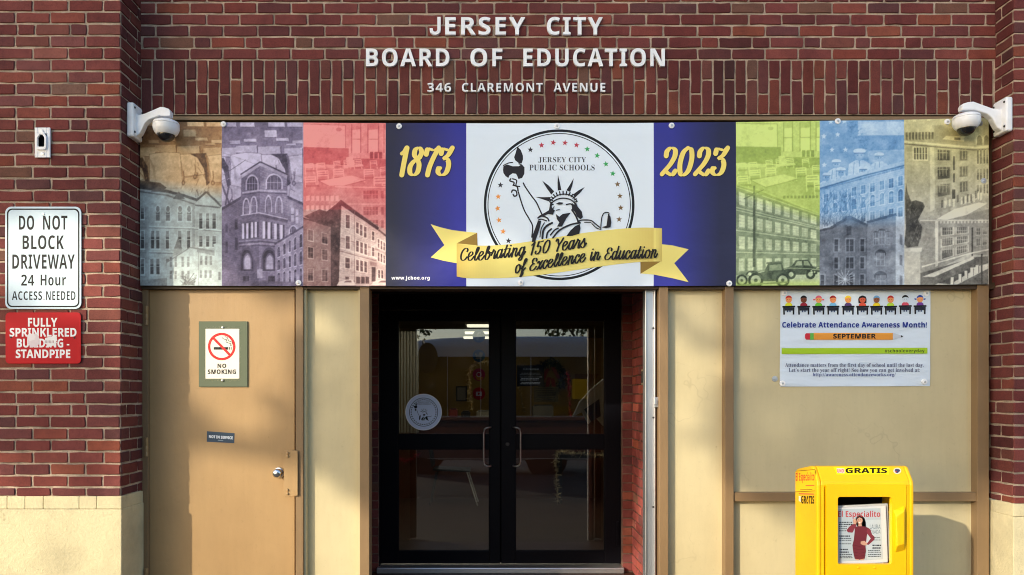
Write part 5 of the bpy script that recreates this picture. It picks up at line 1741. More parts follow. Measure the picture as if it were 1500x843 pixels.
for x, y, s in ((118, 236, 1.0), (70, 300, .9), (140, 276, 1), (232, 190, 1.3), (250, 270, 1), (330, 206, 1), (300, 290, .9), (390, 260, .8)):
    c.fill([(x - 46 * s, y + 90 * s), (x - 40 * s, y + 40 * s), (x - 14 * s, y + 26 * s), (x + 14 * s, y + 26 * s), (x + 42 * s, y + 42 * s), (x + 48 * s, y + 90 * s)], 0.78)
    c.ellipse(x, y + 8 * s, 17 * s, 20 * s, 0.6); c.ellipse(x, y - 8 * s, 24 * s, 10 * s, 0.84); c.line([(x - 20 * s, y), (x + 20 * s, y)], 4, 0.25)
    c.line([(x, y + 28 * s), (x, y + 80 * s)], 3, 0.4); c.ellipse(x - 6 * s, y + 8 * s, 3, 3, 0.25); c.ellipse(x + 7 * s, y + 8 * s, 3, 3, 0.25); c.line([(x - 20 * s, y + 34 * s), (x - 24 * s, y + 80 * s)], 3, 0.45)
c.fill([(30, 348), (250, 290), (470, 235), (470, 560), (30, 600)], 0.66); c.line([(30, 350), (250, 288), (470, 236)], 16, 0.72); c.line([(30, 364), (250, 302), (470, 250)], 7, 0.28)
for k in range(70):
    u = k / 70; c.line([(30 + 440 * u, 366 - 112 * u), (30 + 440 * u, 374 - 112 * u)], 3, 0.2)
c.facade((30, 370), (470, 262), (470, 560), (30, 600), [(0.12, 0.28), (0.38, 0.54), (0.64, 0.8)], 9, 0.36, 0.86, (1,), 0.5, 30, 0.4, True)
for _ in range(60):
    x, y = RNG.uniform(40, 250), 540
    pts = [(x, y)]
    for k in range(5):
        x += RNG.normal(0, 16); y -= RNG.uniform(20, 42); pts.append((x, y))
    c.line(pts, 2.4, 0.22, 0.55)
c.fill([(30, 566), (96, 552), (182, 504), (268, 540), (270, 526), (410, 490), (430, 520), (470, 512), (470, 845), (30, 845)], 0.34)
c.fill([(270, 530), (410, 494), (412, 845), (268, 845)], 0.46); c.fill([(410, 500), (470, 516), (470, 845), (410, 845)], 0.72)
c.line([(92, 556), (182, 502), (272, 546)], 14, 0.2); c.line([(268, 530), (412, 492)], 12, 0.24); c.line([(30, 570), (96, 556)], 10, 0.18); c.fill([(168, 500), (192, 500), (192, 516), (168, 516)], 0.3)
c.fill([(168, 550), (192, 545), (192, 590), (168, 594)], 0.14)
for y0, y1, xs in ((612, 672, (108, 166, 184, 236)), (702, 756, (108, 166, 184, 236)), (786, 838, (108, 166, 184, 236, 40))):
    for x in xs:
        c.fill([(x - 4, y0 - 6), (x + 26, y0 - 6), (x + 26, y1 + 4), (x - 4, y1 + 4)], 0.5); c.fill([(x, y0), (x + 18, y0), (x + 18, y1), (x, y1)], 0.14); c.line([(x, (y0 + y1) / 2), (x + 18, (y0 + y1) / 2)], 2.5, 0.55)
for x, y0, y1, w in ((312, 580, 640, 18), (342, 572, 636, 26), (372, 578, 638, 16), (336, 680, 742, 36), (336, 790, 845, 42)):
    arch_y = y0
    c.ellipse(x, y0 + 4, w * 0.75, w * 0.6, 0.22); c.fill([(x - w / 2 - 3, y0), (x + w / 2 + 3, y0), (x + w / 2 + 3, y1 + 4), (x - w / 2 - 3, y1 + 4)], 0.6); c.fill([(x - w / 2, y0), (x + w / 2, y0), (x + w / 2, y1), (x - w / 2, y1)], 0.4); c.line([(x - w / 2, (y0 + y1) / 2), (x + w / 2, (y0 + y1) / 2)], 2.5, 0.7); c.line([(x, y0), (x, y1)], 2, 0.65)
for k in range(14):
    a = R(-160 + 24 * k); c.line([(160, 810), (160 + 50 * math.cos(a), 800 + 42 * math.sin(a))], 3, 0.8, 0.8)
for x, y in ((430, 590), (430, 690), (430, 790)):
    c.fill([(x, y), (x + 14, y + 4), (x + 14, y + 54), (x, y + 50)], 0.42)
c.texture([(30, 560), (410, 845)], 0.05, 260)
c.age()
t5 = lambda x, y, L: (lambda k: duo(L, (48, 84, 130), (112, 160, 208), (200, 224, 244)) * (1 - k) + duo(L, (42, 46, 56), (124, 132, 146), (206, 218, 232)) * k)(np.clip((y - 470) / 90, 0, 1)[..., None])
photo_panel(4, BX[7], BX[8], c, (1190, 170, 3.37), t5)

# 6 yellow: a tall school over a low one with a bronze figure and a path
c = Canvas(450, 875, 0, 845, 0.72)
for x, y in ((505, 30), (574, 28)):
    c.fill([(x + (14 if k % 2 == 0 else 6) * math.sin(math.pi * k / 5), y - (14 if k % 2 == 0 else 6) * math.cos(math.pi * k / 5)) for k in range(10)], 0.95)
c.fill([(450, 88), (600, 110), (800, 110), (875, 100), (875, 540), (450, 540)], 0.62)
c.fill([(600, 60), (820, 60), (820, 150), (600, 140)], 0.56); c.fill([(800, 100), (875, 96), (875, 420), (800, 420)], 0.7)
for k in range(9):
    c.fill([(460 + k * 16, 92), (470 + k * 16, 92), (470 + k * 16, 130), (460 + k * 16, 126)], 0.3)
c.line([(450, 136), (600, 152), (800, 172), (875, 168)], 10, 0.86); c.line([(450, 148), (600, 164), (800, 184), (875, 180)], 5, 0.28)
c.facade((605, 165), (690, 174), (690, 440), (605, 460), [(0.04, 0.22), (0.34, 0.54), (0.64, 0.84)], 1, 0.22, 0.5, (), 0.74, 24, 0.4, False)
c.facade((718, 178), (772, 182), (772, 420), (718, 430), [(0.03, 0.22), (0.34, 0.54), (0.64, 0.84)], 1, 0.24, 0.5, (), 0.74, 24, 0.4, False)
for y in (178, 258, 338):
    for x0, n in ((612, 4), (724, 3)):
        for k in range(n):
            c.line([(x0 + k * 16, y), (x0 + k * 16, y + 50)], 3, 0.6, 0.9)
    c.line([(606, y + 16), (668, y + 17)], 2.6, 0.6)
c.fill([(494, 160), (570, 168), (570, 232), (494, 230)], 0.86)
for k in range(5):
    c.fill([(500 + k * 14, 166), (510 + k * 14, 167), (510 + k * 14, 226), (500 + k * 14, 225)], 0.22); c.line([(500 + k * 14, 196), (510 + k * 14, 196)], 2, 0.7)
c.fill([(466, 160), (490, 160), (490, 520), (466, 520)], 0.54, 0.6); c.fill([(580, 165), (600, 166), (604, 470), (580, 480)], 0.78)
c.fill([(694, 212), (702, 212), (702, 280), (694, 280)], 0.16); c.fill([(694, 296), (702, 296), (702, 340), (694, 340)], 0.16); c.fill([(688, 374), (704, 374), (704, 420), (688, 420)], 0.14)
c.facade((806, 180), (872, 178), (872, 420), (806, 420), [(0.02, 0.3), (0.4, 0.62), (0.72, 0.9)], 4, 0.3, 0.82, (), 0.5, 0, 0, True)
for cx in (824, 858):
    c.ellipse(cx, 136, 18, 26, 0.86); c.fill([(cx - 12, 128), (cx + 12, 128), (cx + 12, 160), (cx - 12, 160)], 0.4); c.ellipse(cx, 130, 12, 18, 0.4)
c.fill([(660, 112), (750, 118), (748, 142), (640, 128)], 0.84); c.fill([(700, 120), (730, 122), (730, 136), (700, 132)], 0.3)
for _ in range(26):
    x = RNG.uniform(610, 840); y = 470 - 0.22 * (x - 610) + RNG.normal(0, 6)
    c.fill([(x, y - 34), (x + 9, y - 36), (x + 9, y), (x, y + 3)], RNG.choice([0.28, 0.9]), 0.8)
c.texture([(560, 400), (875, 520)], 0.14, 160)
c.fill([(610, 520), (700, 470), (820, 440), (860, 446), (760, 500), (700, 524)], 0.95); c.fill([(620, 530), (760, 500), (875, 470), (875, 560), (600, 560)], 0.5)
c.fill([(470, 522), (610, 520), (868, 525), (875, 700), (770, 690), (620, 760), (530, 790), (450, 790)], 0.50)
for k in range(16):
    c.fill([(612 + k * 17, 522), (620 + k * 17, 522), (620 + k * 17, 540), (612 + k * 17, 540)], 0.78)
c.line([(530, 524), (870, 526)], 6, 0.8); c.fill([(604, 524), (620, 524), (620, 745), (606, 752)], 0.82)
c.facade((624, 548), (780, 548), (780, 690), (624, 740), [(0.06, 0.26), (0.36, 0.56), (0.66, 0.88)], 2, 0.3, 0.74, (), 0.72, 20, 0.35, False)
for y in (560, 604, 650):
    for k in range(13):
        c.line([(640 + k * 10, y), (640 + k * 10, y + 34)], 2, 0.72, 0.8)
    c.line([(636, y + 16), (766, y + 14)], 2, 0.7)
c.facade((800, 552), (868, 552), (868, 670), (800, 680), [(0.1, 0.36), (0.5, 0.78)], 2, 0.3, 0.74, (), 0.6, 0, 0, True)
c.fill([(784, 560), (792, 560), (792, 700), (784, 700)], 0.14); c.texture([(530, 540), (610, 740)], 0.12, 120)
c.line([(540, 750), (780, 686), (870, 668)], 7, 0.84)
c.fill([(450, 790), (540, 778), (800, 706), (868, 700), (868, 845), (450, 845)], 0.30); c.fill([(540, 800), (600, 800), (800, 712), (790, 704)], 0.84); c.fill([(590, 845), (780, 760), (868, 735), (868, 760), (700, 845)], 0.78); c.fill([(620, 830), (780, 756), (800, 766), (680, 836)], 0.2)
for x, y in ((690, 806), (728, 790), (758, 774), (786, 760), (812, 748)):
    c.fill([(x - 7, y - 4), (x + 7, y - 4), (x + 7, y + 34), (x - 7, y + 34)], 0.88); c.line([(x + 9, y), (x + 9, y + 34)], 3, 0.1)
c.fill([(450, 660), (540, 656), (538, 676), (450, 678)], 0.82); c.fill([(455, 676), (532, 676), (532, 845), (450, 845)], 0.72); c.texture([(455, 680), (532, 845)], 0.05, 60)
c.fill([(452, 640), (460, 560), (456, 400), (462, 340), (470, 390), (486, 430), (510, 424), (545, 436), (554, 456), (536, 490), (520, 520), (540, 556), (536, 600), (520, 650), (470, 656)], 0.15)
c.ellipse(512, 462, 30, 36, 0.10)
for _ in range(30):
    x, y = RNG.uniform(465, 530), RNG.uniform(440, 640)
    c.line([(x, y), (x + RNG.normal(0, 9), y + RNG.uniform(8, 24))], 3, RNG.uniform(0.3, 0.5), 0.6)
c.line([(836, 690), (836, 836)], 7, 0.14)
c.age()
t6 = lambda x, y, L: (lambda k: duo(L, (62, 58, 36), (160, 152, 100), (234, 226, 160)) * (1 - k) + duo(L, (48, 46, 44), (146, 144, 136), (222, 220, 206)) * k)(np.clip((y - 120) / 420, 0.15, 1)[..., None])
photo_panel(5, BX[8], BX[9], c, (1190, 170, 3.37), t6)
# ------------------------------------------------------------------ stickers on the entrance glass
YG = YF + 0.0195
seal = thing('round_seal', 'round pale blue seal with a small statue drawing stuck on the left glass door', 'sticker', P(620.5, 604, YG))
b = MB()
b.prism([P(620.5 + 26.8 * math.cos(2 * math.pi * k / 48), 604 + 26.8 * math.sin(2 * math.pi * k / 48), YG - 0.001) for k in range(48)], (0, 0.0008, 0), rgb(206, 218, 240))
b.build('seal_disc', M_sign, seal)
b = MB()
Ys = YG - 0.0013
b.ring(620.5, 604, Ys, 25.8, 26.7, rgb(240, 240, 244), 48)
b.ring(620.5, 604, Ys, 20.3, 21.1, INK, 48)
for k in range(34):
    a = 2 * math.pi * k / 34
    b.disc(620.5 + 18.2 * math.cos(a), 604 + 18.2 * math.sin(a), Ys, 0.95, INK, 8)
sc = lambda pts: [(620.5 + (x - 430) * 0.0485, 604 + (y - 425) * 0.0485) for x, y in pts]
for pts in ([(318, 402), (394, 402), (386, 424)], [(351, 321), (410, 374), (396, 390)], [(429, 291), (446, 368), (428, 370)], [(507, 309), (489, 377), (471, 369)], [(561, 353), (514, 404), (503, 390)],
            [(396, 420), (456, 398), (520, 425), (516, 445), (456, 415), (400, 440)], [(496, 430), (546, 474), (552, 512), (512, 476)], [(418, 486), (492, 480), (448, 548), (424, 530)],
            [(300, 545), (345, 515), (330, 640), (290, 680)], [(470, 596), (536, 536), (560, 640), (590, 690), (520, 660)], [(352, 640), (420, 560), (440, 575), (390, 690)], [(420, 640), (470, 580), (480, 600), (440, 700)],
            [(190, 155), (225, 170), (225, 230), (180, 230)], [(120, 240), (240, 235), (235, 300), (170, 320)], [(170, 330), (215, 335), (205, 400), (160, 370)]):
    b.art(sc(pts), Ys, INK)
b.strip(sc([(232, 375), (264, 470), (304, 548), (300, 640)]), Ys, 0.5, INK)
b.strip(sc([(540, 560), (620, 560), (680, 540)]), Ys, 0.5, INK)
text_to(b, 'JERSEY CITY', 612.5, 628.5, 588.6, 590.6, Ys, INK, 'serif')
text_to(b, 'PUBLIC SCHOOLS', 610, 631, 591.2, 593.2, Ys, INK, 'serif')
b.build('seal_print', M_sign, seal)

YI = YF + 0.0252
def glass_sticker(label, py, col, r=9.2):
    t = thing('glass_sticker', label, 'sticker', P(701.5, py, YI), 'social media stickers on the left glass door')
    b = MB()
    b.prism([P(701.5 + r * math.cos(2 * math.pi * k / 32), py + r * math.sin(2 * math.pi * k / 32), YI) for k in range(32)], (0, 0.0008, 0), rgb(*col))
    b.build('sticker_disc', M_sign, t)
    return t
Yj = YI - 0.0004
t = glass_sticker('topmost round blue sticker on the left glass door with a pale letter', 493, (74, 120, 148))
b = MB(); b.art([(698, 499), (701, 499), (701, 493.5), (704, 493.5), (704, 491.5), (701, 491.5), (701, 489.5), (704.5, 489), (704.5, 487), (700, 487.4), (698, 490)], Yj, rgb(150, 170, 184)); b.build('sticker_emblem', M_sign, t)
t = glass_sticker('round blue sticker with a small bird on the left glass door', 521.5, (70, 124, 150))
b = MB(); b.art([(696, 517.5), (699.5, 519.8), (701.5, 519.5), (702, 517), (704.2, 516.2), (706.2, 517), (708.3, 516.6), (707, 518.6), (706.4, 522), (703.5, 526), (699.5, 526.6), (695.5, 525.2), (698.2, 524.2), (696.6, 522.6), (697.4, 522), (695.8, 519.8)], Yj, rgb(190, 182, 150)); b.build('sticker_emblem', M_sign, t)
t = glass_sticker('round pink and orange sticker with a white ring on the left glass door', 549, (200, 60, 96))
b = MB(); b.art([(696, 551), (708, 553), (705, 557), (699, 557)], Yj, rgb(232, 150, 60)); b.ring(701.5, 549, Yj, 2.6, 3.7, rgb(236, 220, 220), 24); b.build('sticker_emblem', M_sign, t)
t = glass_sticker('lowest round red sticker with a white play button on the left glass door', 577, (206, 30, 40))
b = MB(); b.art(rrect(697, 706, 574, 580.5, 1.4, 3), Yj, rgb(226, 210, 210)); b.art([(700.3, 575.4), (703.6, 577.2), (700.3, 579)], Yj, rgb(206, 30, 40)); b.build('sticker_emblem', M_sign, t)

def text_lines(b, x0, x1, ys, h, Y, col, seed=1, ragged=True):
    rr = random.Random(seed)
    for y in ys:
        x = x0 + (rr.uniform(0, (x1 - x0) * 0.12) if ragged else 0)
        xe = x1 - (rr.uniform(0, (x1 - x0) * 0.14) if ragged else 0)
        while x < xe - 1:
            w = rr.uniform(1.0, 3.4)
            b.art([(x, y), (min(x + w, xe), y), (min(x + w, xe), y + h), (x, y + h)], Y, col)
            x += w + 0.6
t = thing('glass_notice', 'dark blue notice with white lines of print on the right glass door', 'notice', P(777, 566, YI))
b = MB(); b.prism([P(*q, YI) for q in ((757.5, 535.5), (797, 535.5), (797, 566), (757.5, 566))], (0, 0.0008, 0), rgb(30, 38, 58)); b.build('notice_sheet', M_sign, t)
b = MB()
text_lines(b, 766, 790, (540,), 2.4, Yj, rgb(190, 200, 214), 4, False)
text_lines(b, 761, 794, (546.5, 548.8, 552, 554.2, 556.4, 560, 562), 1.1, Yj, rgb(190, 198, 212), 5)
b.build('notice_print', M_sign, t)
t = thing('paper_notice', 'cream paper notice with printed lines below the dark blue notice', 'notice', P(800, 589, YI))
b = MB(); b.prism([P(*q, YI + 0.0001) for q in ((782, 567), (818, 567), (818, 589), (782, 589))], (0, 0.0008, 0), rgb(120, 104, 70)); b.build('notice_sheet', M_paper, t)
b = MB(); text_lines(b, 785, 816, (568.5, 571.8, 575, 578.4, 581.8, 585), 1.5, Yj, rgb(30, 26, 22), 8); b.build('notice_print', M_paper, t)

# intercom on the brick reveal
b = MB()
Xi = XRr - 0.007
def side_pt(px, py, X):
    s = (px - CX) / X
    return (X, F / s + CAMY, EYE + (HY - py) / s)
p0, p1 = side_pt(938, 563, Xi), side_pt(943, 541, Xi)
t = thing('intercom', 'small cream intercom box on the brick beside the glass doors', 'intercom', (Xi, p0[1], p0[2]))
za, zb2 = EYE - (564 - HY) * 0.0 + (HY - 564) / S(0.75), EYE + (HY - 541) / S(0.75)
b.box(Xi - 0.035, Xi, 0.72, 0.83, EYE + (HY - 564) / S(0.75), EYE + (HY - 541) / S(0.75))
b.build('intercom_box', M_cream, t, bevel=0.004)
b = MB()
b.box(Xi - 0.037, Xi - 0.0355, 0.735, 0.815, EYE + (HY - 561) / S(0.75), EYE + (HY - 544) / S(0.75))
b.build('speaker_panel', M_dark, t)

# ------------------------------------------------------------------ lobby things seen through the glass
M_wood = paint_material('red brown counter', (88, 44, 26), (66, 32, 20), rough=0.5)
M_art = print_material('plain coloured', 0.0, 0.6)
M_tinsel = mat('tinsel', (1, 1, 1, 1), 0.3, 0.5); setcol(M_tinsel, attr(M_tinsel))
t = thing('reception_counter', 'long red brown reception counter across the lobby', 'counter', (-0.2, 5.7, 0.026))
b = MB(); b.box(-1.9, 1.9, 5.42, 6.0, 0.027, 1.05); b.build('front_panel', M_wood, t)
b = MB(); b.box(-1.95, 1.95, 5.36, 6.05, 1.051, 1.09); b.build('counter_top', M_wood, t, bevel=0.006)
t = thing('lobby_chair', 'black moulded chair with legs coloured white and dark for their gleam in front of the counter', 'chair', (-0.45, 4.95, 0.026))
b = MB()
cx = -0.5
b.prism([(cx - 0.22, 4.74, 0.46), (cx + 0.24, 4.74, 0.44), (cx + 0.24, 5.16, 0.43), (cx - 0.22, 5.16, 0.45)], (0, 0, 0.03)); b.build('seat', M_dark, t, bevel=0.01)
b = MB(); b.prism([(cx - 0.24, 4.76, 0.50), (cx - 0.24, 5.14, 0.50), (cx - 0.30, 5.12, 0.86), (cx - 0.30, 4.78, 0.86)], (0.025, 0, 0)); b.build('backrest', M_dark, t, bevel=0.01)
for dx, ex, y in ((0.2, 0.33, 4.76), (0.2, 0.33, 5.12), (-0.18, -0.26, 4.76), (-0.18, -0.26, 5.12), ):
    b = MB(); b.tube([(cx + dx, y, 0.44), (cx + ex, y, 0.027)], 0.009, 8); b.build('leg', M_whitep if dx > 0 else M_dark, t, smooth=60)  # chrome gleam put into the colour: right legs white, left legs dark

def tinsel(label, pts, col, n, spread, cat='garland', size=0.02, seed=0):
    rr = random.Random(seed)
    path = spline(pts, 8)
    b = MB()
    for k in range(n):
        i = rr.randrange(len(path) - 1)
        a = rr.random()
        c = [path[i][j] + (path[i + 1][j] - path[i][j]) * a for j in range(3)]
        d = [rr.gauss(0, 1) for _ in range(3)]
        l = math.sqrt(sum(x * x for x in d)) or 1
        d = [x / l * spread * rr.uniform(.3, 1) for x in d]
        e = Vector([rr.gauss(0, 1) for _ in range(3)]).normalized() * size * 0.22
        k2 = rr.uniform(.7, 1.2)
        cc = tuple(min(1, x * k2) for x in col[:3]) + (1,)
        b.poly([Vector(c) + e, Vector(c) - e, Vector(c) + Vector(d) - e * 0.4, Vector(c) + Vector(d) + e * 0.4], cc)
    o = b.build('tinsel_garland', M_tinsel, None, loc=pts[0])
    return tag(o, label, cat)
Q = lambda x, y, Y: P(x, y, Y)
tinsel('gold tinsel garland hanging beside the round stickers behind the left glass door', [Q(722, 531, 3.0), Q(700, 531, 3.0), Q(688, 545, 3.0), Q(688, 570, 3.0), Q(692, 600, 3.0)], rgb(236, 210, 150), 420, 0.05, seed=1)
tinsel('red tinsel swag low behind the left glass door', [Q(580, 668, 4.2), Q(592, 676, 4.2), Q(604, 672, 4.2), Q(614, 664, 4.2)], rgb(150, 20, 40), 260, 0.06, seed=2)
tinsel('silver and gold tinsel edging the small table behind the right glass door', [Q(817, 735, 4.88), Q(815, 700, 4.88), Q(816, 665, 4.88), Q(840, 664, 4.88), Q(888, 668, 4.88)], rgb(240, 226, 190), 520, 0.075, seed=3)
tinsel('red tinsel garland hanging behind the right glass door', [Q(836, 610, 4.4), Q(834, 580, 4.4), Q(832, 545, 4.4)], rgb(160, 20, 40), 260, 0.05, seed=4)
tinsel('gold tinsel strand hanging left of the cream paper notice', [Q(760, 566, 3.2), Q(764, 585, 3.2), Q(768, 604, 3.2)], rgb(160, 140, 90), 160, 0.04, seed=5)
t = thing('side_table', 'small dark table edged with tinsel behind the right glass door', 'table', (1.4, 5.1, 0.026))
b = MB(); b.box(0.82, 2.1, 4.92, 5.34, 0.60, 0.64); b.build('table_top', M_dark, t)
for x, y in ((0.86, 4.96), (2.06, 4.96), (0.86, 5.3), (2.06, 5.3)):
    b = MB(); b.box(x - 0.02, x + 0.02, y - 0.02, y + 0.02, 0.027, 0.599); b.build('leg', M_dark, t)
# wreath on the far wall
b = MB(); rr = random.Random(9)
wc = Vector(P(806, 553, 9.72))
for k in range(900):
    a = rr.uniform(0, 2 * math.pi); q = rr.gauss(0, 0.05)
    c0 = wc + Vector(((0.26 + q) * math.cos(a), rr.gauss(0, 0.02), (0.26 + rr.gauss(0, 0.05)) * math.sin(a)))
    e = Vector([rr.gauss(0, 1) for _ in range(3)]).normalized() * 0.05
    f2 = Vector([rr.gauss(0, 1) for _ in range(3)]).normalized() * 0.012
    b.poly([c0 - e + f2, c0 - e - f2, c0 + e], rgb(24, 38, 24))
t = thing('wreath', 'dark evergreen wreath with a red ribbon on the lobby wall', 'wreath', wc)
b.build('greenery', M_art, t)
b = MB()
for dx, dz, a in ((-0.1, 0.05, 0.4), (0.1, 0.08, -0.5), (-0.05, -0.12, 0.2), (0.06, -0.14, -0.2)):
    c0 = wc + Vector((dx, -0.06, dz))
    d = Vector((math.sin(a), 0, math.cos(a))) * 0.12
    e = Vector((0.035, 0, 0))
    b.poly([c0 - d - e, c0 - d + e, c0 + d + e, c0 + d - e], rgb(160, 24, 34))
b.build('ribbon_bow', M_art, t)
# draped flag, wall notices, counter clutter
b = MB()
fl = [(838, 612), (848, 590), (866, 570), (884, 555), (884, 625), (872, 612), (862, 622), (852, 604)]
n = len(fl)
t = thing('draped_flag', 'white and blue draped flag with yellow edge behind the right glass door', 'flag', P(862, 622, 2.7))
b.prism([P(x, y, 2.7) for x, y in fl], (0, 0.03, 0), rgb(235, 238, 245)); b.build('cloth', M_art, t, bevel=0.006)
b = MB(); b.prism([P(x, y, 2.68) for x, y in ((856, 600), (878, 585), (880, 610), (866, 618))], (0, 0.015, 0), rgb(40, 70, 120)); b.prism([P(x, y, 2.68) for x, y in ((842, 588), (842, 548), (878, 548), (856, 576))], (0, 0.015, 0), rgb(150, 104, 14)); b.build('coloured_field', M_art, t)
b = MB(); b.tube([P(886, 540, 2.72), P(886, 790, 2.72)], 0.012, 8); b.build('pole', M_wood, t)
t = thing('wall_notice', 'framed notice on the ochre lobby wall behind the left glass door', 'notice', P(676, 577, 9.76))
b = MB(); b.box(*[wx(v, 9.76) for v in (668, 684)], 9.75, 9.79, wz(588, 9.76), wz(566, 9.76)); b.build('frame', M_dark, t)
b = MB(); b.box(*[wx(v, 9.76) for v in (670, 682)], 9.745, 9.7495, wz(586, 9.76), wz(568, 9.76)); b.build('sheet', M_ceil, t)
kinds = [('printer', 'grey printer on the reception counter', (796, 598, 30, 16), (90, 88, 84)), ('paper_stack', 'pale paper stack on the reception counter', (708, 603, 20, 8), (150, 144, 130)), ('gift_box', 'small red box on the reception counter', (664, 600, 12, 11), (120, 30, 30)), ('desk_phone', 'dark telephone on the reception counter', (682, 603, 13, 7), (24, 24, 26))]
for nm, lab, (x, y, w, h), colr in kinds:
    b = MB()
    Yk = 5.5
    zt = 1.0902
    b.box(wx(x - w / 2, Yk), wx(x + w / 2, Yk), Yk, Yk + 0.24, zt, zt + h / S(Yk), rgb(*colr))
    b.box(wx(x - w / 2 + 2, Yk), wx(x + w / 2 - 2, Yk), Yk + 0.03, Yk + 0.2, zt + h / S(Yk) + 0.001, zt + h / S(Yk) + 0.02, rgb(*[int(k * .7) for k in colr]))
    tag(b.build(nm, M_art, None, bevel=0.006, loc=P(x, y, Yk)), lab, nm.replace('_', ' '))
b = MB()
for k in range(7):
    x = wx(584 + k * 4.6, 5.2)
    b.tube([(x, 5.2 + 0.02 * (k % 2), 0.9), (x, 5.2 + 0.02 * (k % 2), 2.2)], 0.018, 8)
cu_ = b.build('window_blind', M_ceil, None, smooth=60, loc=P(597, 600, 5.2))
tag(cu_, 'pale vertical blind strips behind the left glass door', 'blind')

# ------------------------------------------------------------------ newspaper box
YN, YNB = -0.85, -0.60
NX0, NX1 = wx(1195, YN), wx(1337, YN)
box = thing('newspaper_box', 'bright yellow newspaper box with a window and GRATIS labels on the pavement', 'newspaper box', ((NX0 + NX1) / 2, -0.7, 0.004))
zt = lambda py, Y: wz(py, Y)
prof = [(YNB, 0.30), (YNB, zt(690, YNB)), (YNB - 0.03, zt(687, YNB) + 0.004), (-0.79, zt(682.5, -0.79)), (-0.81, zt(683.5, -0.81)), (-0.858, 0.995), (-0.862, 0.975), (-0.862, 0.30)]
hood_a, hood_b = Vector((0, -0.81, zt(683.5, -0.81))), Vector((0, -0.858, 0.995))
tw = 0.022
for x in (NX0, NX1 - tw):
    b = MB()
    b.prism([(x, y, z) for y, z in prof], (tw, 0, 0))
    b.build('side_panel', M_yellow, box, bevel=0.008)
b = MB()
top = prof[1:7]
inner = [(y + (0.0 if y > -0.8 else 0.018), z - 0.02) for y, z in top]
b.prism([(NX0 + tw + 0.0005, y, z) for y, z in top + inner[::-1]], (NX1 - NX0 - 2 * tw - 0.001, 0, 0))
b.build('hood', M_yellow, box, bevel=0.004)
b = MB()
b.box(NX0 + tw, NX1 - tw, YNB - 0.012, YNB - 0.002, 0.30, 0.98)
b.box(NX0 + tw, NX1 - tw, -0.84, YNB - 0.013, 0.30, 0.315)
b.build('inner_lining', M_void, box)
dx0, dx1 = wx(1209.5, -0.86), wx(1326.5, -0.86)
b = MB()
b.box(NX0 + tw + 0.001, dx0 - 0.006, -0.861, -0.83, 0.3, 0.974)
b.box(dx1 + 0.005, NX1 - tw - 0.001, -0.861, -0.83, 0.3, 0.974)
b.box(dx0 - 0.006, dx1 + 0.005, -0.861, -0.83, zt(708, -0.86), 0.974)
b.build('front_frame', M_yellow, box, bevel=0.003)
b = MB()
wx0, wx1, wz0, wz1 = wx(1227, -0.866), wx(1306, -0.866), zt(827, -0.866), zt(728, -0.866)
dz1, dz0 = zt(710, -0.86), 0.36
o1 = [(dx0, dz1), (dx1, dz1), (dx1, dz0), (dx0, dz0)]
xs = [dx0, wx0, wx1, dx1]
b.box(dx0, wx0, -0.868, -0.845, dz0, dz1); b.box(wx1, dx1, -0.868, -0.845, dz0, dz1); b.box(wx0, wx1, -0.868, -0.845, dz0, wz0); b.box(wx0, wx1, -0.868, -0.845, wz1, dz1)
bm = bmesh.new()
nd = b.build('front_door', M_yellow, box)
bm.from_mesh(nd.data); bmesh.ops.remove_doubles(bm, verts=bm.verts, dist=1e-5); bm.to_mesh(nd.data); bm.free()
b = MB()
rr0 = 0.012
for sx, x in ((1, wx0), (-1, wx1)):
    for sz, z in ((1, wz0), (-1, wz1)):
        pts = [(x, z)] + [(x + sx * rr0 * (1 - math.sin(a)), z + sz * rr0 * (1 - math.cos(a))) for a in [math.pi / 2 * k / 6 for k in range(7)]]
        b.prism([(p, -0.8675, q) for p, q in pts], (0, 0.02, 0))
b.build('window_corner', M_yellow, nd)
b = MB()
b.box(wx0 + 0.002, wx1 - 0.002, -0.851, -0.849, wz0 + 0.002, wz1 - 0.002)
b.build('window', M_clear, nd)
# moulded pull on the right of the door
b = MB()
hp = [(1309, 748), (1326, 741), (1326, 806), (1311, 810)]
hf = [(1313, 757), (1325, 748), (1325, 797), (1314, 800)]
v1 = [P(x, y, -0.868) for x, y in hp]; v2 = [P(x, y, -0.892) for x, y in hf]
b.add(v1 + v2, [(4, 5, 6, 7)] + [(i, (i + 1) % 4, 4 + (i + 1) % 4, 4 + i) for i in range(4)])
b.build('pull', M_yellow, nd, bevel=0.004)
for x in (1257, 1281):
    b = MB()
    b.lathe([(0.0001, -0.006), (0.004, -0.005), (0.006, 0)], P(x, 832, -0.868), 'y', 12)
    b.build('rivet', M_yellow, nd, smooth=50)
b = MB(); b.box(NX0 + 0.08, NX1 - 0.08, -0.80, -0.62, 0.02, 0.30); b.box(NX0, NX1, -0.86, -0.56, 0.0042, 0.035); b.build('pedestal', M_yellow, box, bevel=0.01)
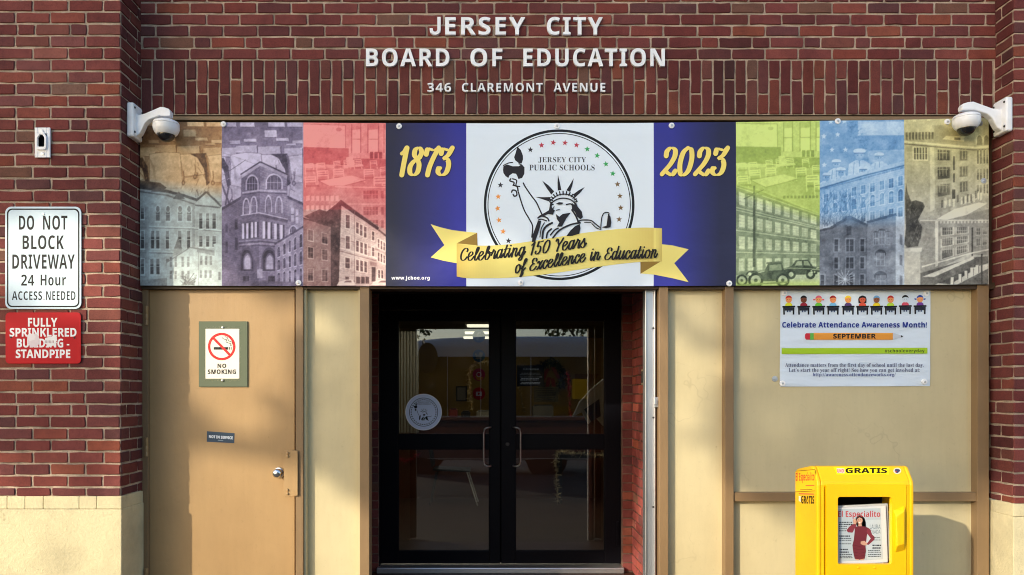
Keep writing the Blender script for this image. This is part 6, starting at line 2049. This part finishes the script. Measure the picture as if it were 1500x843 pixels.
# labels: on the sloped hood and on the side
hn = (hood_b - hood_a).cross(Vector((1, 0, 0))).normalized()
if hn.y > 0: hn = -hn
def on_plane(pt, nrm):
    pt, nrm = Vector(pt), Vector(nrm).normalized()
    def fn(px, py, d):
        o = Vector((0, CAMY, EYE))
        r = Vector(((px - CX) / F, 1, (HY - py) / F))
        k = (pt + nrm * (d + 0.0006) - o).dot(nrm) / r.dot(nrm)
        return tuple(o + r * k)
    return fn
hood = on_plane(hood_a, hn)
side = on_plane((NX0, 0, 0), (-1, 0, 0))
def art_on(b, fn, pts, col):
    d = b.step()
    b.poly([fn(x, y, d) for x, y in pts], col)
b = MB()
art_on(b, hood, [(1221, 684.6), (1302.5, 685), (1302, 695.4), (1226, 695.2)], rgb(252, 222, 20))
art_on(b, hood, [(1225.5, 686), (1237, 686.6), (1237, 693.6), (1226.5, 693.2)], rgb(222, 190, 176))
text_to(b, 'UNO', 1226.6, 1236, 687.4, 692.6, 0, rgb(190, 50, 40), 'bold', 0, 1, fn=hood)
text_to(b, 'GRATIS', 1238.5, 1299.5, 685.6, 693.6, 0, rgb(24, 20, 12), 'bold', 0.02, 1.0, fn=hood)
art_on(b, hood, [(1262, 694.3), (1298, 694.5), (1298, 695), (1262, 694.8)], rgb(60, 50, 10))
b.build('hood_label', M_sign, box)
b = MB()
d = b.step(); b.poly([hood(1314.3 + 5.8 * math.cos(2 * math.pi * k / 24), 690 + 4.6 * math.sin(2 * math.pi * k / 24), d) for k in range(24)], rgb(206, 196, 170))
d = b.step(); b.poly([hood(1314.3 + 4.6 * math.cos(2 * math.pi * k / 9) * (1, .7, .9)[k % 3], 690 + 3.4 * math.sin(2 * math.pi * k / 9) * (1, .8, 1)[k % 3], d) for k in range(9)], rgb(60, 66, 96))
art_on(b, hood, [(1311, 690.6), (1314, 690.2), (1313, 692.6)], rgb(170, 50, 50))
b.build('round_label', M_sign, box)
b = MB()
art_on(b, side, [(1165.4, 690.5), (1193.6, 688), (1193.6, 719.5), (1165.4, 721)], rgb(248, 190, 30))
for pts in ([(1165.4, 690.2), (1193.6, 687.7), (1193.6, 688.5), (1165.4, 691)], [(1165.4, 720.4), (1193.6, 719), (1193.6, 719.8), (1165.4, 721.2)]):
    art_on(b, side, pts, rgb(110, 70, 10))
text_to(b, 'El Especialito', 1165.8, 1193, 692.5, 708.5, 0, rgb(200, 56, 40), 'bold', 0, 1.0, fn=side, skew=-0.02)
art_on(b, side, [(1180, 711), (1193, 710.6), (1193, 712), (1180, 712.4)], rgb(220, 90, 50)); art_on(b, side, [(1172, 717.4), (1190, 717), (1190, 718), (1172, 718.4)], rgb(130, 90, 20))
text_to(b, 'GRATIS', 1173.5, 1192.6, 726.5, 738, 0, rgb(24, 20, 12), 'bold', 0.015, 1.0, fn=side, skew=0.02)
art_on(b, side, [(1170, 727), (1173, 727), (1173, 736), (1170, 734)], rgb(220, 210, 190))
art_on(b, side, [(1170, 722.6), (1192, 723.4), (1192, 725), (1170, 724.4)], rgb(210, 100, 60))
b.build('side_label', M_sign, box)

# the newspaper inside
YW = -0.832
paper = thing('newspaper', 'folded newspaper with a woman in a dark red dress, inside the yellow box', 'newspaper', P(1262, 826, YW))
b = MB()
ptp = [(1224, 744.5), (1297.5, 741), (1300.5, 824), (1226, 827.5)]
b.prism([P(x, y, YW) for x, y in ptp], (0, 0.012, 0), rgb(206, 208, 212))
b.prism([P(x + 3, y - 3 + (x - 1224) * 0.0, YW + 0.014) for x, y in ptp], (0, 0.014, 0), rgb(190, 190, 190))
b.build('paper_sheets', M_paper, paper)
YU = YW - 0.0012
zn = lambda x, y: (1140 + x / 4.605, 660 + y / 4.605)
def N(*p): return [zn(x, y) for x, y in p]
b = MB()
b.art(N((404, 398), (690, 390), (706, 735), (410, 752)), YU, rgb(172, 184, 192))
b.art(N((590, 470), (694, 468), (704, 735), (600, 738)), YU, rgb(186, 196, 202))
text_to(b, 'El Especialito', *zn(404, 0)[:1], zn(688, 0)[0], zn(0, 408)[1], zn(0, 462)[1], YU, rgb(176, 50, 56), 'bold', 0.0, 1.0)
text_to(b, 'LAURA', zn(618, 0)[0], zn(690, 0)[0], zn(0, 500)[1], zn(0, 530)[1], YU, rgb(96, 112, 124), 'sans', 0.0, 1.0)
text_to(b, 'POSADA', zn(610, 0)[0], zn(690, 0)[0], zn(0, 536)[1], zn(0, 562)[1], YU, rgb(96, 112, 124), 'sans', 0.0, 1.0)
for (x0, x1, ys, h) in ((408, 500, (482, 496), 9), (408, 462, (512, 526, 540), 7), (412, 484, (574,), 11), (412, 492, (592, 604, 628), 6), (414, 474, (664, 682), 11), (414, 500, (700, 712, 722), 6), (634, 692, (636, 654), 11), (604, 692, (672, 684, 700, 712), 6), (640, 690, (586, 602), 5)):
    k = 1 / 4.605
    text_lines(b, zn(x0, 0)[0], zn(x1, 0)[0], [zn(0, y)[1] for y in ys], h * k * 0.8, YU, rgb(40, 46, 56), x0 + ys[0], False)
b.build('front_page_print', M_paper, paper)
b = MB()
DR, DR2, SKN, HR = rgb(104, 34, 46), rgb(124, 44, 58), rgb(196, 150, 128), rgb(48, 30, 26)
b.art(N((528, 450), (545, 436), (566, 440), (584, 462), (592, 492), (600, 522), (574, 520), (540, 520), (524, 500), (522, 470)), YU, HR)
b.art(N((541, 498), (562, 498), (566, 520), (538, 520)), YU, SKN)
b.art(N((532, 452), (548, 444), (564, 452), (570, 474), (562, 494), (550, 500), (538, 492), (531, 472)), YU, SKN)
b.art(N((526, 470), (532, 452), (548, 441), (566, 452), (574, 470), (566, 460), (548, 452), (536, 460)), YU, HR)
b.art(N((541, 486), (556, 484), (552, 492), (544, 492)), YU, rgb(236, 226, 220))
for x in (541, 556):
    b.art(N((x - 3, 468), (x + 4, 467), (x + 4, 471), (x - 3, 471)), YU, HR)
b.art(N((502, 470), (520, 458), (530, 480), (524, 502), (508, 500)), YU, SKN)
b.art(N((500, 498), (522, 496), (526, 510), (505, 545), (518, 530), (500, 556), (470, 553), (460, 540), (478, 516)), YU, DR2)
b.art(N((518, 516), (540, 512), (576, 512), (606, 522), (612, 540), (598, 574), (594, 610), (588, 640), (592, 680), (584, 730), (566, 738), (540, 738), (516, 732), (506, 690), (500, 640), (510, 600), (514, 560)), YU, DR)
b.art(N((604, 520), (622, 534), (632, 566), (652, 586), (648, 604), (606, 640), (596, 632), (624, 594), (606, 570), (596, 546)), YU, DR2)
b.art(N((556, 616), (580, 610), (600, 626), (596, 642), (574, 640), (556, 632)), YU, SKN)
for y in (640, 662, 686, 706):
    b.strip(N((508, y), (548, y + 8), (588, y + 2)), YU, 0.6, rgb(84, 24, 36)); b.step()
b.art(N((520, 732), (546, 736), (544, 742), (522, 740)), YU, SKN); b.art(N((552, 736), (580, 730), (578, 740), (556, 742)), YU, SKN)
b.build('printed_woman', M_paper, paper)

# ------------------------------------------------------------------ across the pavement: what the glass mirrors and what shades the wall
M_white = mat('white coachwork', rgb(214, 216, 220), 0.3)
M_skirt = mat('grey skirt', rgb(74, 78, 84), 0.4)
M_win = mat('tinted window', (0.01, 0.012, 0.014, 1), 0.05, 0, 0.6)
M_rubber = mat('rubber', (0.02, 0.02, 0.02, 1), 0.8)
bus = thing('shuttle_bus', 'white shuttle bus with yellow rear corner parked at the kerb, mirrored in the doors', 'bus', (-0.7, -7.3, -0.16))
bx0, bx1, by0, by1, bz0, bz1 = -2.3, 1.97, -8.3, -6.2, 0.2, 2.44
b = MB()
def ring_at(x, sc_, dz):
    pts = []
    for cx_, cz, a0 in ((by1 - 0.22, bz1 - 0.22, 0), (by0 + 0.22, bz1 - 0.22, 90), (by0 + 0.05, bz0 + 0.05, 180), (by1 - 0.05, bz0 + 0.05, 270)):
        r = 0.22 if cz > 1 else 0.05
        for k in range(5):
            a = R(a0 + 22.5 * k)
            pts.append((x, -7.25 + (cx_ + r * math.cos(a) + 7.25) * sc_, bz0 + (cz + r * math.sin(a) - bz0) * dz))
    return pts
secs = [(bx0, 0.8, 0.78), (bx0 + 0.1, 0.88, 0.85), (bx0 + 0.35, 0.95, 0.915), (bx0 + 0.8, 0.985, 0.96), (bx0 + 1.4, 1, 0.985), (bx0 + 2.2, 1, 1), (bx1 - 0.25, 1, 1), (bx1 - 0.08, 0.98, 0.985), (bx1, 0.93, 0.95)]
rings = [ring_at(*s) for s in secs]
n = len(rings[0])
V = [p for r in rings for p in r]
Fs = [(i * n + k, i * n + (k + 1) % n, (i + 1) * n + (k + 1) % n, (i + 1) * n + k) for i in range(len(rings) - 1) for k in range(n)] + [tuple(range(n))[::-1], tuple((len(rings) - 1) * n + k for k in range(n))]
b.add(V, Fs)
b.build('body', M_white, bus, smooth=40)
for x0, x1 in ((-1.4, -0.8), (-0.785, -0.2), (-0.185, 0.7), (0.715, 1.72)):
    b = MB(); b.box(x0, x1, by1 - 0.01, by1 + 0.006, 1.0, 2.06); b.build('window', M_win, bus)
b = MB(); b.box(1.45, 1.84, by1 - 0.005, by1 + 0.007, 1.3, 1.66); b.build('yellow_stripe', M_yellow, bus)
b = MB(); b.box(-1.6, 1.8, by1 - 0.02, by1 + 0.004, 0.24, 0.985); b.build('skirt', M_skirt, bus)
for x in (-1.3, 1.0):
    for y in (by1 - 0.12, by0 + 0.12):
        b = MB(); b.lathe([(0.0001, -0.11), (0.2, -0.11), (0.34, -0.1), (0.37, -0.05), (0.37, 0.05), (0.34, 0.1), (0.2, 0.11), (0.0001, 0.11)], (x, y, 0.21), 'y', 28); b.build('wheel', M_rubber, bus, smooth=40)
for x in (-1.12, -1.75):
    b = MB(); b.lathe([(0.0001, -0.05), (0.12, -0.045), (0.17, -0.02), (0.18, 0.02), (0.0001, 0.04)], (x, by1 + 0.32, 2.02), 'y', 28)
    for i, (p) in enumerate(b.v): b.v[i] = (p[0], p[1], 2.02 + (p[2] - 2.02) * 1.5)
    b.tube([(x, by1 + 0.32, 2.2), (x - 0.1, by1 + 0.1, 2.35), (x - 0.12, by1 - 0.06, 2.3)], 0.015, 6)
    b.build('mirror', M_dark, bus, smooth=50)

M_leaf = mat('leaves', (0.05, 0.075, 0.025, 1), 0.7); setcol(M_leaf, attr(M_leaf))
M_bark = paint_material('bark', (92, 78, 64), (60, 50, 42), rough=0.9)
def leaves(b, centre, rad, n, size, rr):
    for _ in range(n):
        d = Vector([rr.gauss(0, 1) for _ in range(3)])
        d = d.normalized() * (rr.random() ** 0.45)
        c0 = Vector(centre) + Vector((d.x * rad[0], d.y * rad[1], d.z * rad[2]))
        u = Vector([rr.gauss(0, 1) for _ in range(3)]).normalized() * size * rr.uniform(.6, 1.2)
        w = u.cross(Vector([rr.gauss(0, 1) for _ in range(3)])).normalized() * size * 0.5
        g_ = rr.uniform(0.7, 1.4)
        b.poly([c0 - u, c0 + w, c0 + u, c0 - w], (0.06 * g_, 0.085 * g_, 0.025, 1))
def tree(label, base, h, clumps, seed):
    rr = random.Random(seed)
    t = thing('street_tree', label, 'tree', base, 'street trees across the road')
    b = MB()
    bx, by, bz = base
    b.tube([(bx, by, bz), (bx + 0.05, by, bz + h * 0.3), (bx - 0.04, by + 0.05, bz + h * 0.6), (bx + 0.1, by, bz + h)], [0.2, 0.16, 0.12, 0.05], 10)
    for c0, r_, n, s_ in clumps:
        b.tube([(bx, by, bz + h * 0.5), ((bx + c0[0]) / 2, (by + c0[1]) / 2, (bz + h * 0.5 + c0[2]) / 2 - 0.1), c0], [0.09, 0.06, 0.02], 7)
    b.build('trunk', M_bark, t, smooth=60)
    b = MB()
    for c0, r_, n, s_ in clumps:
        leaves(b, c0, r_, n, s_, rr)
    b.build('crown', M_leaf, t)
    return t
tree('leafy street tree beyond the bus front, mirrored in the left glass door', (-3.6, -13.5, -0.16), 5.0, [((-3.4, -13.2, 4.2), (1.5, 1.4, 1.3), 900, 0.11), ((-2.4, -13.6, 3.4), (0.9, 1.0, 0.7), 380, 0.10), ((-4.6, -13.5, 4.0), (1.2, 1.2, 1.0), 500, 0.11)], 5)
tree('leafy street tree beyond the bus rear, mirrored in the right glass door', (3.4, -16.5, -0.16), 5.0, [((3.4, -16.5, 4.4), (1.6, 1.4, 1.3), 800, 0.12), ((2.3, -16.3, 3.6), (0.9, 0.9, 0.6), 300, 0.10)], 6)
# unseen tree added as sun blocker: crown shades the upper wall, limb bands the door
def toward_sun(a, z, t): return (a + 0.24 + sun_dir.x * t, sun_dir.y * t, z + sun_dir.z * t)
rr = random.Random(12)
TB = toward_sun(-4.6, 0.0, 15.0)
big = thing('added_shade_tree', 'unseen leafy tree added across the road to block the low sun', 'tree', (TB[0], TB[1], -0.16))
b = MB()
b.tube([(TB[0], TB[1], -0.16), (TB[0] + 0.1, TB[1], 3), toward_sun(-4.3, 2.2, 15), toward_sun(-3.5, 4.4, 15)], [0.42, 0.32, 0.26, 0.1], 12)
b.tube([(TB[0] + 0.1, TB[1], 4.6), toward_sun(-2.6, 1.28, 15), toward_sun(-1.2, 1.02, 15), toward_sun(0.6, 0.8, 15)], [0.12, 0.09, 0.07, 0.03], 9)
b.tube([toward_sun(-4.3, 2.2, 15), toward_sun(-1.5, 2.6, 15), toward_sun(2.5, 2.2, 15)], [0.2, 0.12, 0.05], 9)
b.build('trunk', M_bark, big, smooth=60)
b = MB()
for k in range(112):
    a = rr.uniform(-4.2, 5.4)
    low = np.interp(a, [-4.2, -1.5, -0.6, 0.9, 1.6, 5.4], [2.35, 2.12, 2.28, 1.38, 0.9, 0.5])
    rz = rr.uniform(0.35, 0.6)
    z = rr.uniform(low + rz, 4.5)
    if k < 26:
        z = low + rz + rr.uniform(0, 0.12)
        a = -4.2 + 9.6 * (k + 0.5) / 26
    xy = 0.42 if k < 26 else 0.75
    leaves(b, toward_sun(a, z, rr.uniform(13.8, 16.2)), (xy, xy, rz), 190, 0.13, rr)
b.build('crown', M_leaf, big)
